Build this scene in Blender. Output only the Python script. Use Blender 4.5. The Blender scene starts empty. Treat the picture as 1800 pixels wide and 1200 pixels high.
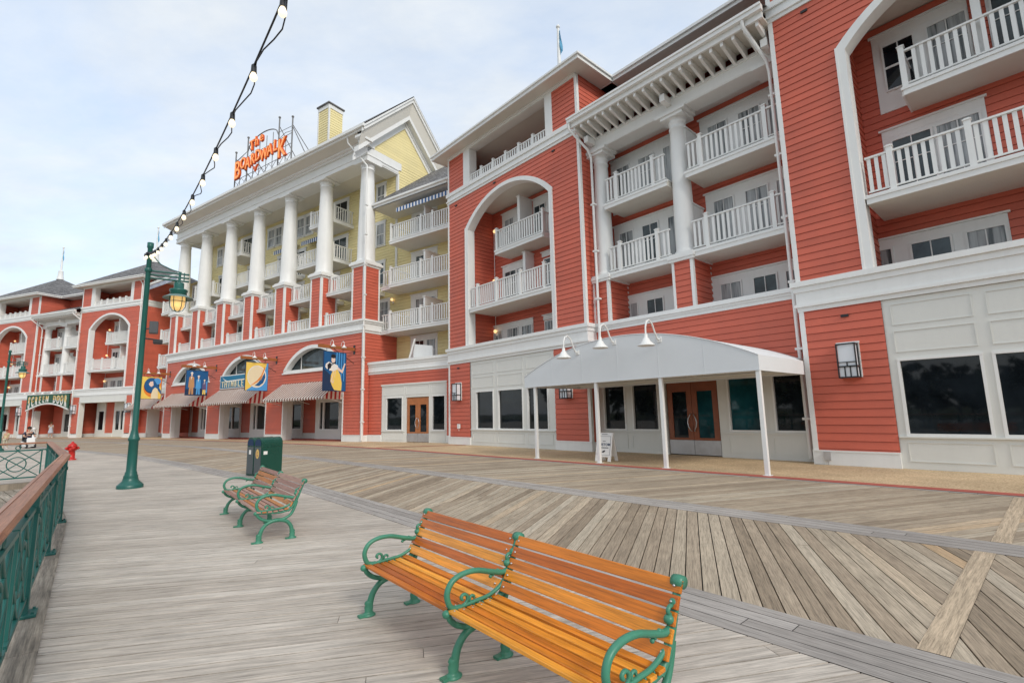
import bpy, math, random
from mathutils import Vector, Matrix
random.seed(11)
sc = bpy.context.scene
COL = sc.collection
R = math.radians
PI = math.pi

# ------------------------------------------------------------------ materials
def nmat(name):
    m = bpy.data.materials.new(name); m.use_nodes = True
    nt = m.node_tree; b = nt.nodes['Principled BSDF']
    return m, nt, b
def N(nt, t, **kw):
    n = nt.nodes.new(t)
    for k, v in kw.items():
        if k in n.inputs: n.inputs[k].default_value = v
        else: setattr(n, k, v)
    return n
def ramp(nt, fac, stops):
    r = nt.nodes.new('ShaderNodeValToRGB')
    el = r.color_ramp.elements
    while len(el) < len(stops): el.new(0.5)
    for e, (p, c) in zip(el, stops): e.position = p; e.color = (*c, 1)
    nt.links.new(fac, r.inputs['Fac']); return r.outputs['Color']
def mul(c, k): return tuple(min(1, x*k) for x in c)
def paint(name, col, rough=.5, var=.08, scale=1.5, bump=.0, spec=.4, dirt=.0, metal=0, tint=0, coat=0):
    m, nt, b = nmat(name)
    tc = N(nt, 'ShaderNodeTexCoord')
    n1 = N(nt, 'ShaderNodeTexNoise', Scale=scale, Detail=6.0, Roughness=.6)
    nt.links.new(tc.outputs['Object'], n1.inputs['Vector'])
    c = ramp(nt, n1.outputs['Fac'], [(.25, mul(col, 1-var)), (.75, mul(col, 1+var))])
    if dirt:
        mp = N(nt, 'ShaderNodeMapping'); mp.inputs['Scale'].default_value = (3.2, 3.2, .35)
        nt.links.new(tc.outputs['Object'], mp.inputs['Vector'])
        n2 = N(nt, 'ShaderNodeTexNoise', Scale=2.0, Detail=5.0, Roughness=.65)
        nt.links.new(mp.outputs['Vector'], n2.inputs['Vector'])
        f = ramp(nt, n2.outputs['Fac'], [(.5, (0, 0, 0)), (.8, (dirt, dirt, dirt))])
        mx = N(nt, 'ShaderNodeMix', data_type='RGBA'); nt.links.new(f, mx.inputs[0]); nt.links.new(c, mx.inputs[6])
        mx.inputs[7].default_value = (*[x*.45+.03 for x in col], 1); c = mx.outputs[2]
    if tint:
        at = N(nt, 'ShaderNodeAttribute', attribute_name='tint')
        hs = N(nt, 'ShaderNodeMix', data_type='RGBA', blend_type='MULTIPLY'); hs.inputs[0].default_value = 1
        t = ramp(nt, at.outputs['Fac'], [(0, (1-tint,)*3), (1, (1+tint*.0+.0,)*3)])
        nt.links.new(c, hs.inputs[6]); nt.links.new(t, hs.inputs[7]); c = hs.outputs[2]
    nt.links.new(c, b.inputs['Base Color'])
    rr = ramp(nt, n1.outputs['Fac'], [(.3, (rough*.85,)*3), (.7, (min(1, rough*1.15),)*3)])
    nt.links.new(rr, b.inputs['Roughness'])
    b.inputs['Specular IOR Level'].default_value = spec; b.inputs['Metallic'].default_value = metal
    b.inputs['Coat Weight'].default_value = coat
    if bump:
        n3 = N(nt, 'ShaderNodeTexNoise', Scale=scale*18, Detail=4.0)
        nt.links.new(tc.outputs['Object'], n3.inputs['Vector'])
        bp = N(nt, 'ShaderNodeBump', Strength=bump, Distance=.01)
        nt.links.new(n3.outputs['Fac'], bp.inputs['Height']); nt.links.new(bp.outputs['Normal'], b.inputs['Normal'])
    return m
def wood(name, stops, rough=.7, gscale=1.0, bump=.25, coat=0., fine=(.75, 1.12), stain=0, streak=.72):
    """planks: attribute gr = (along, across, id), tint = per plank"""
    m, nt, b = nmat(name)
    g = N(nt, 'ShaderNodeAttribute', attribute_name='gr'); t = N(nt, 'ShaderNodeAttribute', attribute_name='tint')
    mp = N(nt, 'ShaderNodeMapping'); mp.inputs['Scale'].default_value = (1.3*gscale, 26*gscale, 3.7)
    nt.links.new(g.outputs['Vector'], mp.inputs['Vector'])
    n1 = N(nt, 'ShaderNodeTexNoise', Scale=1.6, Detail=7.0, Roughness=.65, Distortion=.35)
    nt.links.new(mp.outputs['Vector'], n1.inputs['Vector'])
    mp2 = N(nt, 'ShaderNodeMapping'); mp2.inputs['Scale'].default_value = (5*gscale, 130*gscale, 9.1)
    nt.links.new(g.outputs['Vector'], mp2.inputs['Vector'])
    n2 = N(nt, 'ShaderNodeTexNoise', Scale=1.0, Detail=5.0, Roughness=.7)
    nt.links.new(mp2.outputs['Vector'], n2.inputs['Vector'])
    c = ramp(nt, t.outputs['Fac'], stops)
    def mulmix(c, fac, a, z, p0=.3, p1=.7):
        r = ramp(nt, fac, [(p0, (a,)*3), (p1, (z,)*3)])
        mx = N(nt, 'ShaderNodeMix', data_type='RGBA', blend_type='MULTIPLY'); mx.inputs[0].default_value = 1
        nt.links.new(c, mx.inputs[6]); nt.links.new(r, mx.inputs[7]); return mx.outputs[2]
    c = mulmix(c, n1.outputs['Fac'], fine[0], fine[1], .36, .62)
    c = mulmix(c, n2.outputs['Fac'], streak, 1.08, .36, .54)
    if stain:
        ge = N(nt, 'ShaderNodeNewGeometry'); n4 = N(nt, 'ShaderNodeTexNoise', Scale=.55, Detail=8.0, Roughness=.7)
        nt.links.new(ge.outputs['Position'], n4.inputs['Vector']); c = mulmix(c, n4.outputs['Fac'], 1-stain, 1.08, .32, .6)
    nt.links.new(c, b.inputs['Base Color']); b.inputs['Roughness'].default_value = rough
    b.inputs['Specular IOR Level'].default_value = .35; b.inputs['Coat Weight'].default_value = coat; b.inputs['Coat Roughness'].default_value = .15
    ad = N(nt, 'ShaderNodeMath', operation='ADD'); nt.links.new(n1.outputs['Fac'], ad.inputs[0]); nt.links.new(n2.outputs['Fac'], ad.inputs[1])
    bp = N(nt, 'ShaderNodeBump', Strength=bump, Distance=.006); nt.links.new(ad.outputs[0], bp.inputs['Height']); nt.links.new(bp.outputs['Normal'], b.inputs['Normal'])
    return m
def emit(name, col, s):
    m, nt, b = nmat(name)
    b.inputs['Base Color'].default_value = (*col, 1); b.inputs['Emission Color'].default_value = (*col, 1); b.inputs['Emission Strength'].default_value = s
    return m
def glassmat(name, base, rough=.03, var=.5):
    m, nt, b = nmat(name)
    tc = N(nt, 'ShaderNodeTexCoord'); n1 = N(nt, 'ShaderNodeTexNoise', Scale=.9, Detail=4.0, Roughness=.6)
    nt.links.new(tc.outputs['Object'], n1.inputs['Vector'])
    c = ramp(nt, n1.outputs['Fac'], [(.35, mul(base, 1-var)), (.7, mul(base, 1+var*2))]); nt.links.new(c, b.inputs['Base Color'])
    b.inputs['Roughness'].default_value = rough; b.inputs['Specular IOR Level'].default_value = .42
    n2 = N(nt, 'ShaderNodeTexNoise', Scale=.7, Detail=1.0); nt.links.new(tc.outputs['Object'], n2.inputs['Vector'])
    bp = N(nt, 'ShaderNodeBump', Strength=.06, Distance=.05); nt.links.new(n2.outputs['Fac'], bp.inputs['Height']); nt.links.new(bp.outputs['Normal'], b.inputs['Normal'])
    return m
def curtain(name, a, z):
    m, nt, b = nmat(name)
    tc = N(nt, 'ShaderNodeTexCoord'); mp = N(nt, 'ShaderNodeMapping'); mp.inputs['Scale'].default_value = (1, 1, .06)
    nt.links.new(tc.outputs['Object'], mp.inputs['Vector'])
    w = N(nt, 'ShaderNodeTexNoise', Scale=9.0, Detail=3.0, Roughness=.6); nt.links.new(mp.outputs['Vector'], w.inputs['Vector'])
    nt.links.new(ramp(nt, w.outputs['Fac'], [(.36, a), (.5, mul(z, .75)), (.64, z)]), b.inputs['Base Color'])
    b.inputs['Roughness'].default_value = .6; b.inputs['Coat Weight'].default_value = .6; b.inputs['Coat Roughness'].default_value = .03
    return m
def shingle(name, col):
    m, nt, b = nmat(name)
    g = N(nt, 'ShaderNodeAttribute', attribute_name='gr')
    bt = N(nt, 'ShaderNodeTexBrick', Scale=1.0); bt.inputs['Brick Width'].default_value = .32; bt.inputs['Row Height'].default_value = .14
    bt.inputs['Mortar Size'].default_value = .012; bt.inputs['Color1'].default_value = (*mul(col, .55), 1); bt.inputs['Color2'].default_value = (*mul(col, 1.5), 1)
    bt.inputs['Mortar'].default_value = (*mul(col, .3), 1)
    nt.links.new(g.outputs['Vector'], bt.inputs['Vector'])
    n = N(nt, 'ShaderNodeTexNoise', Scale=9.0, Detail=5.0); nt.links.new(g.outputs['Vector'], n.inputs['Vector'])
    mx = N(nt, 'ShaderNodeMix', data_type='RGBA', blend_type='MULTIPLY'); mx.inputs[0].default_value = 1
    nt.links.new(bt.outputs['Color'], mx.inputs[6]); nt.links.new(ramp(nt, n.outputs['Fac'], [(.3, (.7,)*3), (.7, (1.25,)*3)]), mx.inputs[7])
    nt.links.new(mx.outputs[2], b.inputs['Base Color']); b.inputs['Roughness'].default_value = .95
    bp = N(nt, 'ShaderNodeBump', Strength=.6, Distance=.02); nt.links.new(bt.outputs['Fac'], bp.inputs['Height']); bp.invert = True
    nt.links.new(bp.outputs['Normal'], b.inputs['Normal'])
    return m
def striped(name, ca, cb, width, axis=0):
    m, nt, b = nmat(name)
    tc = N(nt, 'ShaderNodeTexCoord'); sx = N(nt, 'ShaderNodeSeparateXYZ'); nt.links.new(tc.outputs['Object'], sx.inputs[0])
    ad = N(nt, 'ShaderNodeMath', operation='ADD'); nt.links.new(sx.outputs[0], ad.inputs[0])
    m2 = N(nt, 'ShaderNodeMath', operation='MULTIPLY'); nt.links.new(sx.outputs[1], m2.inputs[0]); m2.inputs[1].default_value = axis; nt.links.new(m2.outputs[0], ad.inputs[1])
    a1 = N(nt, 'ShaderNodeMath', operation='ADD'); nt.links.new(ad.outputs[0], a1.inputs[0]); a1.inputs[1].default_value = 100
    md = N(nt, 'ShaderNodeMath', operation='MODULO'); nt.links.new(a1.outputs[0], md.inputs[0]); md.inputs[1].default_value = width*2
    gt = N(nt, 'ShaderNodeMath', operation='GREATER_THAN'); nt.links.new(md.outputs[0], gt.inputs[0]); gt.inputs[1].default_value = width
    mx = N(nt, 'ShaderNodeMix', data_type='RGBA'); nt.links.new(gt.outputs[0], mx.inputs[0]); mx.inputs[6].default_value = (*ca, 1); mx.inputs[7].default_value = (*cb, 1)
    nt.links.new(mx.outputs[2], b.inputs['Base Color']); b.inputs['Roughness'].default_value = .85; b.inputs['Specular IOR Level'].default_value = .2
    return m
def gravel(name, a, z, scale):
    m, nt, b = nmat(name)
    tc = N(nt, 'ShaderNodeTexCoord'); v = N(nt, 'ShaderNodeTexVoronoi', Scale=scale); nt.links.new(tc.outputs['Object'], v.inputs['Vector'])
    n = N(nt, 'ShaderNodeTexNoise', Scale=.5, Detail=7.0, Roughness=.65); nt.links.new(tc.outputs['Object'], n.inputs['Vector'])
    sep = N(nt, 'ShaderNodeSeparateColor'); nt.links.new(v.outputs['Color'], sep.inputs[0])
    c = ramp(nt, sep.outputs[0], [(0, a), (1, z)])
    mx = N(nt, 'ShaderNodeMix', data_type='RGBA', blend_type='MULTIPLY'); mx.inputs[0].default_value = 1
    nt.links.new(c, mx.inputs[6]); nt.links.new(ramp(nt, n.outputs['Fac'], [(.35, (.78,)*3), (.65, (1.1,)*3)]), mx.inputs[7])
    nt.links.new(mx.outputs[2], b.inputs['Base Color']); b.inputs['Roughness'].default_value = .85
    bp = N(nt, 'ShaderNodeBump', Strength=.3, Distance=.006); nt.links.new(v.outputs['Distance'], bp.inputs['Height']); nt.links.new(bp.outputs['Normal'], b.inputs['Normal'])
    return m

WHITE = paint('white_trim_paint', (.79, .79, .765), .45, .04, 1.1, dirt=.10)
CREAM = paint('shopfront_paint', (.70, .70, .655), .5, .04, .9, dirt=.06)
SOFF = paint('soffit_paint', (.68, .65, .58), .6, .05, .8)
RED = paint('red_clapboard_paint', (.62, .140, .086), .55, .12, .8, bump=.25, dirt=.05, tint=.12)
YEL = paint('yellow_clapboard_paint', (.86, .74, .38), .55, .05, .8, bump=.2, dirt=.05, tint=.08)
SHIN = shingle('grey_roof_shingles', (.17, .165, .165))
GLASS = glassmat('dark_shop_glass', (.008, .011, .014))
GLASSU = glassmat('upper_window_glass', (.035, .05, .055), var=.6)
CURT = curtain('curtained_glass', (.06, .075, .08), (.42, .44, .44))
TEAL = glassmat('teal_pane_glass', (.006, .04, .05), var=.5)  # dark teal pane colour, mottled at random
DOORW = paint('varnished_door_wood', (.26, .075, .03), .4, .2, 3, coat=.3)
DOORO = paint('orange_door_wood', (.42, .15, .05), .4, .2, 3, coat=.3)
STEEL = paint('brushed_steel', (.55, .55, .56), .35, .08, 6, metal=.8)
DARK = paint('dark_metal', (.02, .022, .025), .45, .2, 3)
LGREEN = paint('green_lamp_paint', (.012, .105, .085), .38, .12, 3, spec=.5)
RGREEN = paint('green_rail_paint', (.016, .125, .105), .42, .15, 4, spec=.5, dirt=.12)
BGREEN = paint('green_bench_iron', (.05, .225, .14), .4, .15, 6, spec=.5, dirt=.10)
TGREEN = paint('green_bin_paint', (.008, .065, .045), .28, .1, 2, spec=.5, dirt=.06)
BINGREY = paint('bin_front_grey', (.075, .09, .095), .4, .1, 3)
HYD = paint('red_hydrant_paint', (.52, .018, .012), .35, .12, 6, spec=.5)
GLOBE_OK = True
WARM = emit('warm_globe_glass', (1, .62, .28), 1.1)
WARMB = emit('bulb_glass', (1, .84, .58), 1.0)
AMBER = emit('amber_lantern_glass', (1, .62, .22), .55)
LAMPLIT = emit('lit_lamp_shade', (1, .55, .12), 1.4)
FROST = paint('frosted_lamp_glass', (.72, .75, .78), .3, .03, 2)
CANVAS = paint('white_canopy_canvas', (.70, .72, .73), .8, .04, .7, bump=.08, spec=.2)
NEON = paint('sign_letter_orange', (.75, .12, .02), .4, .15, 3)
SGLOW = emit('sign_letter_glow_face', (.95, .36, .10), .3)  # faint glow put into the letter faces; no bulbs are modelled
SGREEN = paint('sign_board_green', (.02, .10, .06), .5, .1, 2)
GOLD = paint('sign_letter_gold', (.75, .50, .14), .45, .12, 4)
SBLUE = paint('sign_board_blue', (.02, .19, .33), .5, .1, 2)
BEAMW = wood('bracket_wood', [(0, (.30, .10, .03)), (1, (.42, .16, .05))], .6)
BENCHW = wood('bench_slat_wood', [(0, (.44, .085, .008)), (.3, (.58, .16, .010)), (.65, (.78, .28, .022)), (1, (.86, .37, .045))], .4, .6, .10, .2, (.8, 1.12))
BENCHO = wood('weathered_bench_wood', [(0, (.32, .16, .12)), (.4, (.42, .27, .22)), (.7, (.46, .17, .05)), (1, (.52, .24, .09))], .6, 1.0, .2, 0, (.8, 1.1))
RAILW = wood('handrail_wood', [(0, (.30, .13, .07)), (1, (.42, .20, .11))], .5, 1.0, .2, .1, stain=.25)
DECKG = wood('grey_deck_wood', [(0, (.46, .40, .335)), (.5, (.53, .47, .40)), (1, (.60, .54, .465))], .75, .7, .5, 0, (.74, 1.1), stain=.2, streak=.72)
DECKB = wood('brown_deck_wood', [(0, (.28, .22, .155)), (.25, (.36, .285, .205)), (.7, (.44, .365, .27)), (.93, (.50, .43, .33)), (1, (.53, .37, .22))], .75, .8, .45, 0, (.80, 1.12), stain=.16, streak=.64)
DECKS = wood('silver_border_wood', [(0, (.34, .31, .28)), (1, (.43, .395, .36))], .8, 1.0, .4, 0, (.8, 1.1), stain=.15)
DOCKW = wood('rough_dock_wood', [(0, (.30, .25, .19)), (1, (.46, .40, .33))], .85, .8, .7, 0, (.6, 1.15), stain=.45)
PAVE = gravel('pebble_paving', (.42, .285, .155), (.70, .53, .33), 42)
KERB = paint('red_kerb_brick', (.42, .105, .075), .7, .2, 2, bump=.2)
STRIPE = striped('awning_stripe_canvas', (.66, .60, .52), (.20, .075, .06), .15)
STRIPE2 = striped('awning_side_canvas', (.70, .63, .52), (.40, .04, .035), .16, 1)
BSTRIPE = striped('blue_stripe_canvas', (.78, .78, .78), (.05, .12, .28), .14)
def flat(name, c): return paint(name, c, .7, .04, 2)
A_BLUE = flat('banner_blue', (.01, .10, .27)); A_LBL = flat('banner_light_blue', (.08, .33, .68)); A_YEL = flat('banner_yellow', (.85, .60, .12)); A_CRM = flat('banner_cream', (.78, .68, .45))
A_ORG = flat('banner_orange', (.75, .22, .03)); A_SKIN = flat('banner_flesh', (.80, .62, .52)); A_TAN = flat('banner_tan', (.52, .27, .12)); A_BLK = flat('banner_black', (.015, .015, .02)); A_NAVY = flat('banner_navy', (.012, .035, .09)); A_WHT = flat('banner_white', (.80, .78, .74)); A_PUR = flat('banner_plum', (.12, .09, .20))
FLAGB = flat('flag_blue', (.12, .38, .58))

# ------------------------------------------------------------------ mesh builder
class MB:
    def __init__(s): s.v = []; s.f = []; s.m = []; s.t = []; s.g = []; s.sm = []; s.X = Matrix.Identity(4); s.tint = .5; s.smooth = False
    def add(s, vs, fs, m=0, g=None, t=None, sm=None):
        o = len(s.v); X = s.X
        for i, p in enumerate(vs):
            q = X @ Vector(p); s.v.append(q[:]); s.g.append(g[i] if g else (p[0], p[2], 0))
        for f in fs: s.f.append([o+i for i in f]); s.m.append(m); s.t.append(s.tint if t is None else t); s.sm.append(s.smooth if sm is None else sm)
    def quad(s, a, b, c, d, m=0, t=None, g=None): s.add([a, b, c, d], [(0, 1, 2, 3)], m, g, t)
    def poly(s, pts, m=0, t=None): s.add(pts, [tuple(range(len(pts)))], m, None, t)
    def box(s, x0, x1, y0, y1, z0, z1, m=0, t=None, g=None):
        v = [(x0, y0, z0), (x1, y0, z0), (x1, y1, z0), (x0, y1, z0), (x0, y0, z1), (x1, y0, z1), (x1, y1, z1), (x0, y1, z1)]
        s.add(v, [(3, 2, 1, 0), (4, 5, 6, 7), (0, 1, 5, 4), (1, 2, 6, 5), (2, 3, 7, 6), (3, 0, 4, 7)], m, g, t)
    def wbox(s, L, y0, y1, z0, z1, tint, idn, m=0):  # wooden board along local x
        g = [(x, y*1.0+z, idn) for (x, y, z) in [(0, y0, z0), (L, y0, z0), (L, y1, z0), (0, y1, z0), (0, y0, z1), (L, y0, z1), (L, y1, z1), (0, y1, z1)]]
        s.box(0, L, y0, y1, z0, z1, m, tint, g)
    def obox(s, cx, cy, z0, z1, hx, hy, ang, m=0):
        X = s.X; s.X = X @ Matrix.Translation((cx, cy, 0)) @ Matrix.Rotation(ang, 4, 'Z'); s.box(-hx, hx, -hy, hy, z0, z1, m); s.X = X
    def tube(s, pts, r, n=8, m=0, cap=True, flat=None):
        pts = [Vector(p) for p in pts]; k = len(pts); rs = r if isinstance(r, (list, tuple)) else [r]*k
        ring = []; up = None
        for i in range(k):
            d = (pts[min(i+1, k-1)] - pts[max(i-1, 0)]).normalized()
            if up is None:
                up = Vector((0, 0, 1)) if abs(d.z) < .9 else Vector((1, 0, 0))
                if flat: up = Vector(flat)
            a = d.cross(up)
            if a.length < 1e-5: a = d.orthogonal()
            a.normalize(); b = a.cross(d).normalized()
            if not flat: up = b
            fx = 1.0
            ring.append([pts[i] + (a*math.cos(2*PI*j/n) + b*math.sin(2*PI*j/n))*rs[i] for j in range(n)])
        vs = [p[:] for q in ring for p in q]
        fs = [(i*n+j, i*n+(j+1) % n, (i+1)*n+(j+1) % n, (i+1)*n+j) for i in range(k-1) for j in range(n)]
        s.add(vs, fs, m, None, None, True)
        if cap: s.add([p[:] for p in ring[0]], [tuple(reversed(range(n)))], m); s.add([p[:] for p in ring[-1]], [tuple(range(n))], m)
    def cyl(s, x, y, z0, z1, r0, r1=None, n=16, m=0): s.lathe([(r0, z0), (r0 if r1 is None else r1, z1)], n, m, (x, y))
    def lathe(s, prof, n=20, m=0, c=(0, 0), sm=True, sx=1, sy=1):
        vs = [(c[0]+r*sx*math.cos(2*PI*j/n), c[1]+r*sy*math.sin(2*PI*j/n), z) for r, z in prof for j in range(n)]
        fs = [(i*n+j, i*n+(j+1) % n, (i+1)*n+(j+1) % n, (i+1)*n+j) for i in range(len(prof)-1) for j in range(n)]
        s.add(vs, fs, m, None, None, sm)
        k = len(prof)
        if prof[0][0] > .001: s.add(vs[:n], [tuple(reversed(range(n)))], m)
        if prof[-1][0] > .001: s.add(vs[(k-1)*n:], [tuple(range(n))], m)
    def ball(s, c, r, m=0, n=12, k=8, sz=1):
        s.lathe([(max(.0005, r*math.sin(PI*i/k)), c[2]-r*sz*math.cos(PI*i/k)) for i in range(k+1)], n, m, (c[0], c[1]))
    def prism(s, poly, y0, y1, m=0, m2=None):  # polygon in xz extruded along y
        n = len(poly)
        s.add([(x, y0, z) for x, z in poly], [tuple(range(n))], m); s.add([(x, y1, z) for x, z in poly], [tuple(reversed(range(n)))], m)
        for i in range(n):
            a, b = poly[i], poly[(i+1) % n]
            s.quad((a[0], y0, a[1]), (a[0], y1, a[1]), (b[0], y1, b[1]), (b[0], y0, b[1]), m if m2 is None else m2)
    def build(s, name, mats, parent=None, bevel=0):
        me = bpy.data.meshes.new(name); me.from_pydata(s.v, [], s.f)
        for m in (mats if isinstance(mats, (list, tuple)) else [mats]): me.materials.append(m)
        me.polygons.foreach_set('material_index', s.m)
        me.polygons.foreach_set('use_smooth', s.sm)
        a = me.attributes.new('tint', 'FLOAT', 'FACE'); a.data.foreach_set('value', s.t)
        a = me.attributes.new('gr', 'FLOAT_VECTOR', 'POINT'); a.data.foreach_set('vector', [x for q in s.g for x in q])
        me.update()
        o = bpy.data.objects.new(name, me); COL.objects.link(o)
        if parent: o.parent = parent
        if bevel:
            md = o.modifiers.new('b', 'BEVEL'); md.width = bevel; md.segments = 2; md.limit_method = 'ANGLE'; md.angle_limit = R(50)
        return o
def empty(name, loc, rz, label, cat, group=None):
    o = bpy.data.objects.new(name, None); COL.objects.link(o); o.empty_display_size = .3
    o.location = loc; o.rotation_euler = (0, 0, rz); o['label'] = label; o['category'] = cat
    if group: o['group'] = group
    return o
def tag(o, label, cat, group=None):
    o['label'] = label; o['category'] = cat
    if group: o['group'] = group
    return o
def copy_tree(o, parent=None):
    c = o.copy(); COL.objects.link(c)
    if parent: c.parent = parent
    for ch in list(o.children): copy_tree(ch, c)
    return c
def textmesh(mb, s, size, extrude, M, m=0, align='CENTER', bold=.0):
    cu = bpy.data.curves.new('t', 'FONT'); cu.body = s; cu.size = size; cu.extrude = extrude; cu.align_x = align; cu.offset = bold; cu.resolution_u = 3
    o = bpy.data.objects.new('t', cu); COL.objects.link(o)
    me = bpy.data.meshes.new_from_object(o.evaluated_get(bpy.context.evaluated_depsgraph_get()))
    X = mb.X; mb.X = X @ M
    mb.add([v.co[:] for v in me.vertices], [tuple(p.vertices) for p in me.polygons], m); mb.X = X
    bpy.data.objects.remove(o); bpy.data.curves.remove(cu); bpy.data.meshes.remove(me)
UPR = Matrix.Rotation(R(90), 4, 'X')     # text lying in xy -> standing in xz, facing -y

# ------------------------------------------------------------------ places: three facade frames (x right along the facade, y into it)
FR = {'A': (8.395, 14.083, R(42.064)), 'B': (-9.61, 31.47, R(56.753)), 'C': (-47.88, 53.67, R(70.15))}
def W(fr, X, Y, Z=0):
    ox, oy, a = FR[fr]
    return Vector((ox + math.sin(a)*X + math.cos(a)*Y, oy - math.cos(a)*X + math.sin(a)*Y, Z))
def froot(name, fr, X, Y, label, cat, group=None, Z=0): return empty(name, W(fr, X, Y, Z), FR[fr][2]-PI/2, label, cat, group)

# ------------------------------------------------------------------ clapboard walls
PITCH = .213
def clap(mb, x0, x1, z0, z1, y=0., holes=(), arch=None, m=0, lap=.02, pitch=PITCH):
    zs = {z0, z1}
    k = math.ceil(z0/pitch - 1e-6)
    while k*pitch < z1: zs.add(k*pitch); k += 1
    for h in holes:
        for z in h[2:]:
            if z0 < z < z1: zs.add(z)
    if arch:
        cx, hw, zb, zsp, Rr, zc = arch
        for z in (zb, zsp, zc+Rr):
            if z0 < z < z1: zs.add(z)
    zs = sorted(zs); zs = [z for i, z in enumerate(zs) if i == 0 or z - zs[i-1] > 1e-4]
    def aw(z):
        if z <= zsp+1e-6: return hw
        d = Rr*Rr - (z-zc)**2
        return math.sqrt(d) if d > 0 else 0.
    for a, b in zip(zs, zs[1:]):
        mid = (a+b)/2; c = math.floor(mid/pitch); fa = a/pitch - c; fb = b/pitch - c
        ya = y - lap + (lap-.002)*fa; yb = y - lap + (lap-.002)*fb
        iv = [((x0, x0), (x1, x1))]
        for h in holes:
            if h[2] <= mid <= h[3]:
                nv = []
                for l, r in iv:
                    if h[1] <= l[0] or h[0] >= r[0]: nv.append((l, r)); continue
                    if h[0] > l[0]: nv.append((l, (h[0], h[0])))
                    if h[1] < r[0]: nv.append(((h[1], h[1]), r))
                iv = nv
        if arch and zb <= mid < zc+Rr:
            nv = []
            for l, r in iv:
                nv.append((l, (cx-aw(a), cx-aw(b)))); nv.append(((cx+aw(a), cx+aw(b)), r))
            iv = nv
        G = .012 if abs(fa) < .02 and b-a > .03 else 0
        for l, r in iv:
            tt = random.random()
            mb.quad((l[0], ya, a+G), (r[0], ya, a+G), (r[1], yb, b), (l[1], yb, b), m, tt)
            if G:
                mb.quad((l[0], y+.03, a+G), (r[0], y+.03, a+G), (r[0], ya, a+G), (l[0], ya, a+G), m, tt)
                mb.quad((l[0], y-.002, a), (r[0], y-.002, a), (r[0], y+.03, a), (l[0], y+.03, a), m, tt)
                mb.quad((l[0], y+.03, a), (r[0], y+.03, a), (r[0], y+.03, a+G), (l[0], y+.03, a+G), m, tt)
def side_X(x, out):  # matrix for a wall in the plane x, facing out (+1 right, -1 left); local x of the wall runs along the facade depth
    if out > 0: return Matrix.Translation((x, 0, 0)) @ Matrix.Rotation(R(90), 4, 'Z')
    return Matrix.Translation((x, 0, 0)) @ Matrix.Rotation(R(-90), 4, 'Z')
def clap_side(mb, x, out, y0, y1, z0, z1, m=0, pitch=PITCH, holes=()):
    X = mb.X; mb.X = X @ side_X(x, out)
    if out > 0: clap(mb, y0, y1, z0, z1, 0, holes, None, m, pitch=pitch)
    else: clap(mb, -y1, -y0, z0, z1, 0, holes, None, m, pitch=pitch)
    mb.X = X
def mould(mb, x0, x1, y, prof, ret=0, m=0, depth=.4):
    """prof: (z0,z1,proud); ret: bit1 left return bit2 right return length ret"""
    for z0, z1, p in prof: mb.box(x0-(p if ret else 0), x1+(p if ret else 0), y-p, y+depth, z0, z1, m)

# ------------------------------------------------------------------ windows, balconies
def win(root, x0, x1, z0, z1, y, kind='dh', glass=None, casing=.0, fm=None):
    """window part with a glass sub-part; sits in the wall plane y"""
    fm = fm or WHITE; mb = MB(); fw = .05; x0 -= .04; x1 += .04; d0, d1 = y-.065, y+.01
    if casing:
        c = casing
        mb.box(x0-c, x0, y-.05, y+.01, z0-c*.5, z1); mb.box(x1, x1+c, y-.05, y+.01, z0-c*.5, z1)
        mb.box(x0-c-.04, x1+c+.04, y-.068, y+.01, z1, z1+c*1.3); mb.box(x0-c-.08, x1+c+.08, y-.09, y+.02, z1+c*1.3, z1+c*1.3+.045)
        mb.box(x0-c-.05, x1+c+.05, y-.07, y+.02, z0-c*.5-.06, z0-c*.5)
    mb.box(x0, x0+fw, d0, d1, z0, z1); mb.box(x1-fw, x1, d0, d1, z0, z1)
    mb.box(x0+fw, x1-fw, d0, d1, z1-fw, z1); mb.box(x0+fw, x1-fw, d0, d1, z0, z0+fw*(1 if kind != 'door' else 5))
    xm = (x0+x1)/2; zm = z0+(z1-z0)*.5
    if kind == 'dh':
        mb.box(x0+fw, x1-fw, d0+.004, d1, zm-.03, zm+.03); mb.box(xm-.013, xm+.013, d0+.008, d1, zm+.03, z1-fw)
    elif kind == 'door' or kind == 'two':
        mb.box(xm-.013, xm+.013, d0+.008, d1, z0+fw, z1-fw)
        if kind == 'door': mb.box(x0+fw, x1-fw, d0+.008, d1, z0+(z1-z0)*.66-.012, z0+(z1-z0)*.66+.012)
    o = mb.build('window', fm, root)
    p = MB(); p.quad((x0+fw*.5, y-.03, z0+.02), (x1-fw*.5, y-.03, z0+.02), (x1-fw*.5, y-.03, z1-.02), (x0+fw*.5, y-.03, z1-.02))
    p.build('pane', glass or random.choice([CURT, CURT, GLASSU]), o)
    return o
def header(mb, x0, x1, z1, y, z0=None, band=.28):
    mb.box(x0+.06, x1-.06, y-.045, y+.01, z1-band, z1-.05); mb.box(x0, x1, y-.10, y+.01, z1-.05, z1)
    if z0 is not None:
        mb.box(x0+.06, x1-.06, y-.04, y+.01, z0, z1-band)
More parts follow.
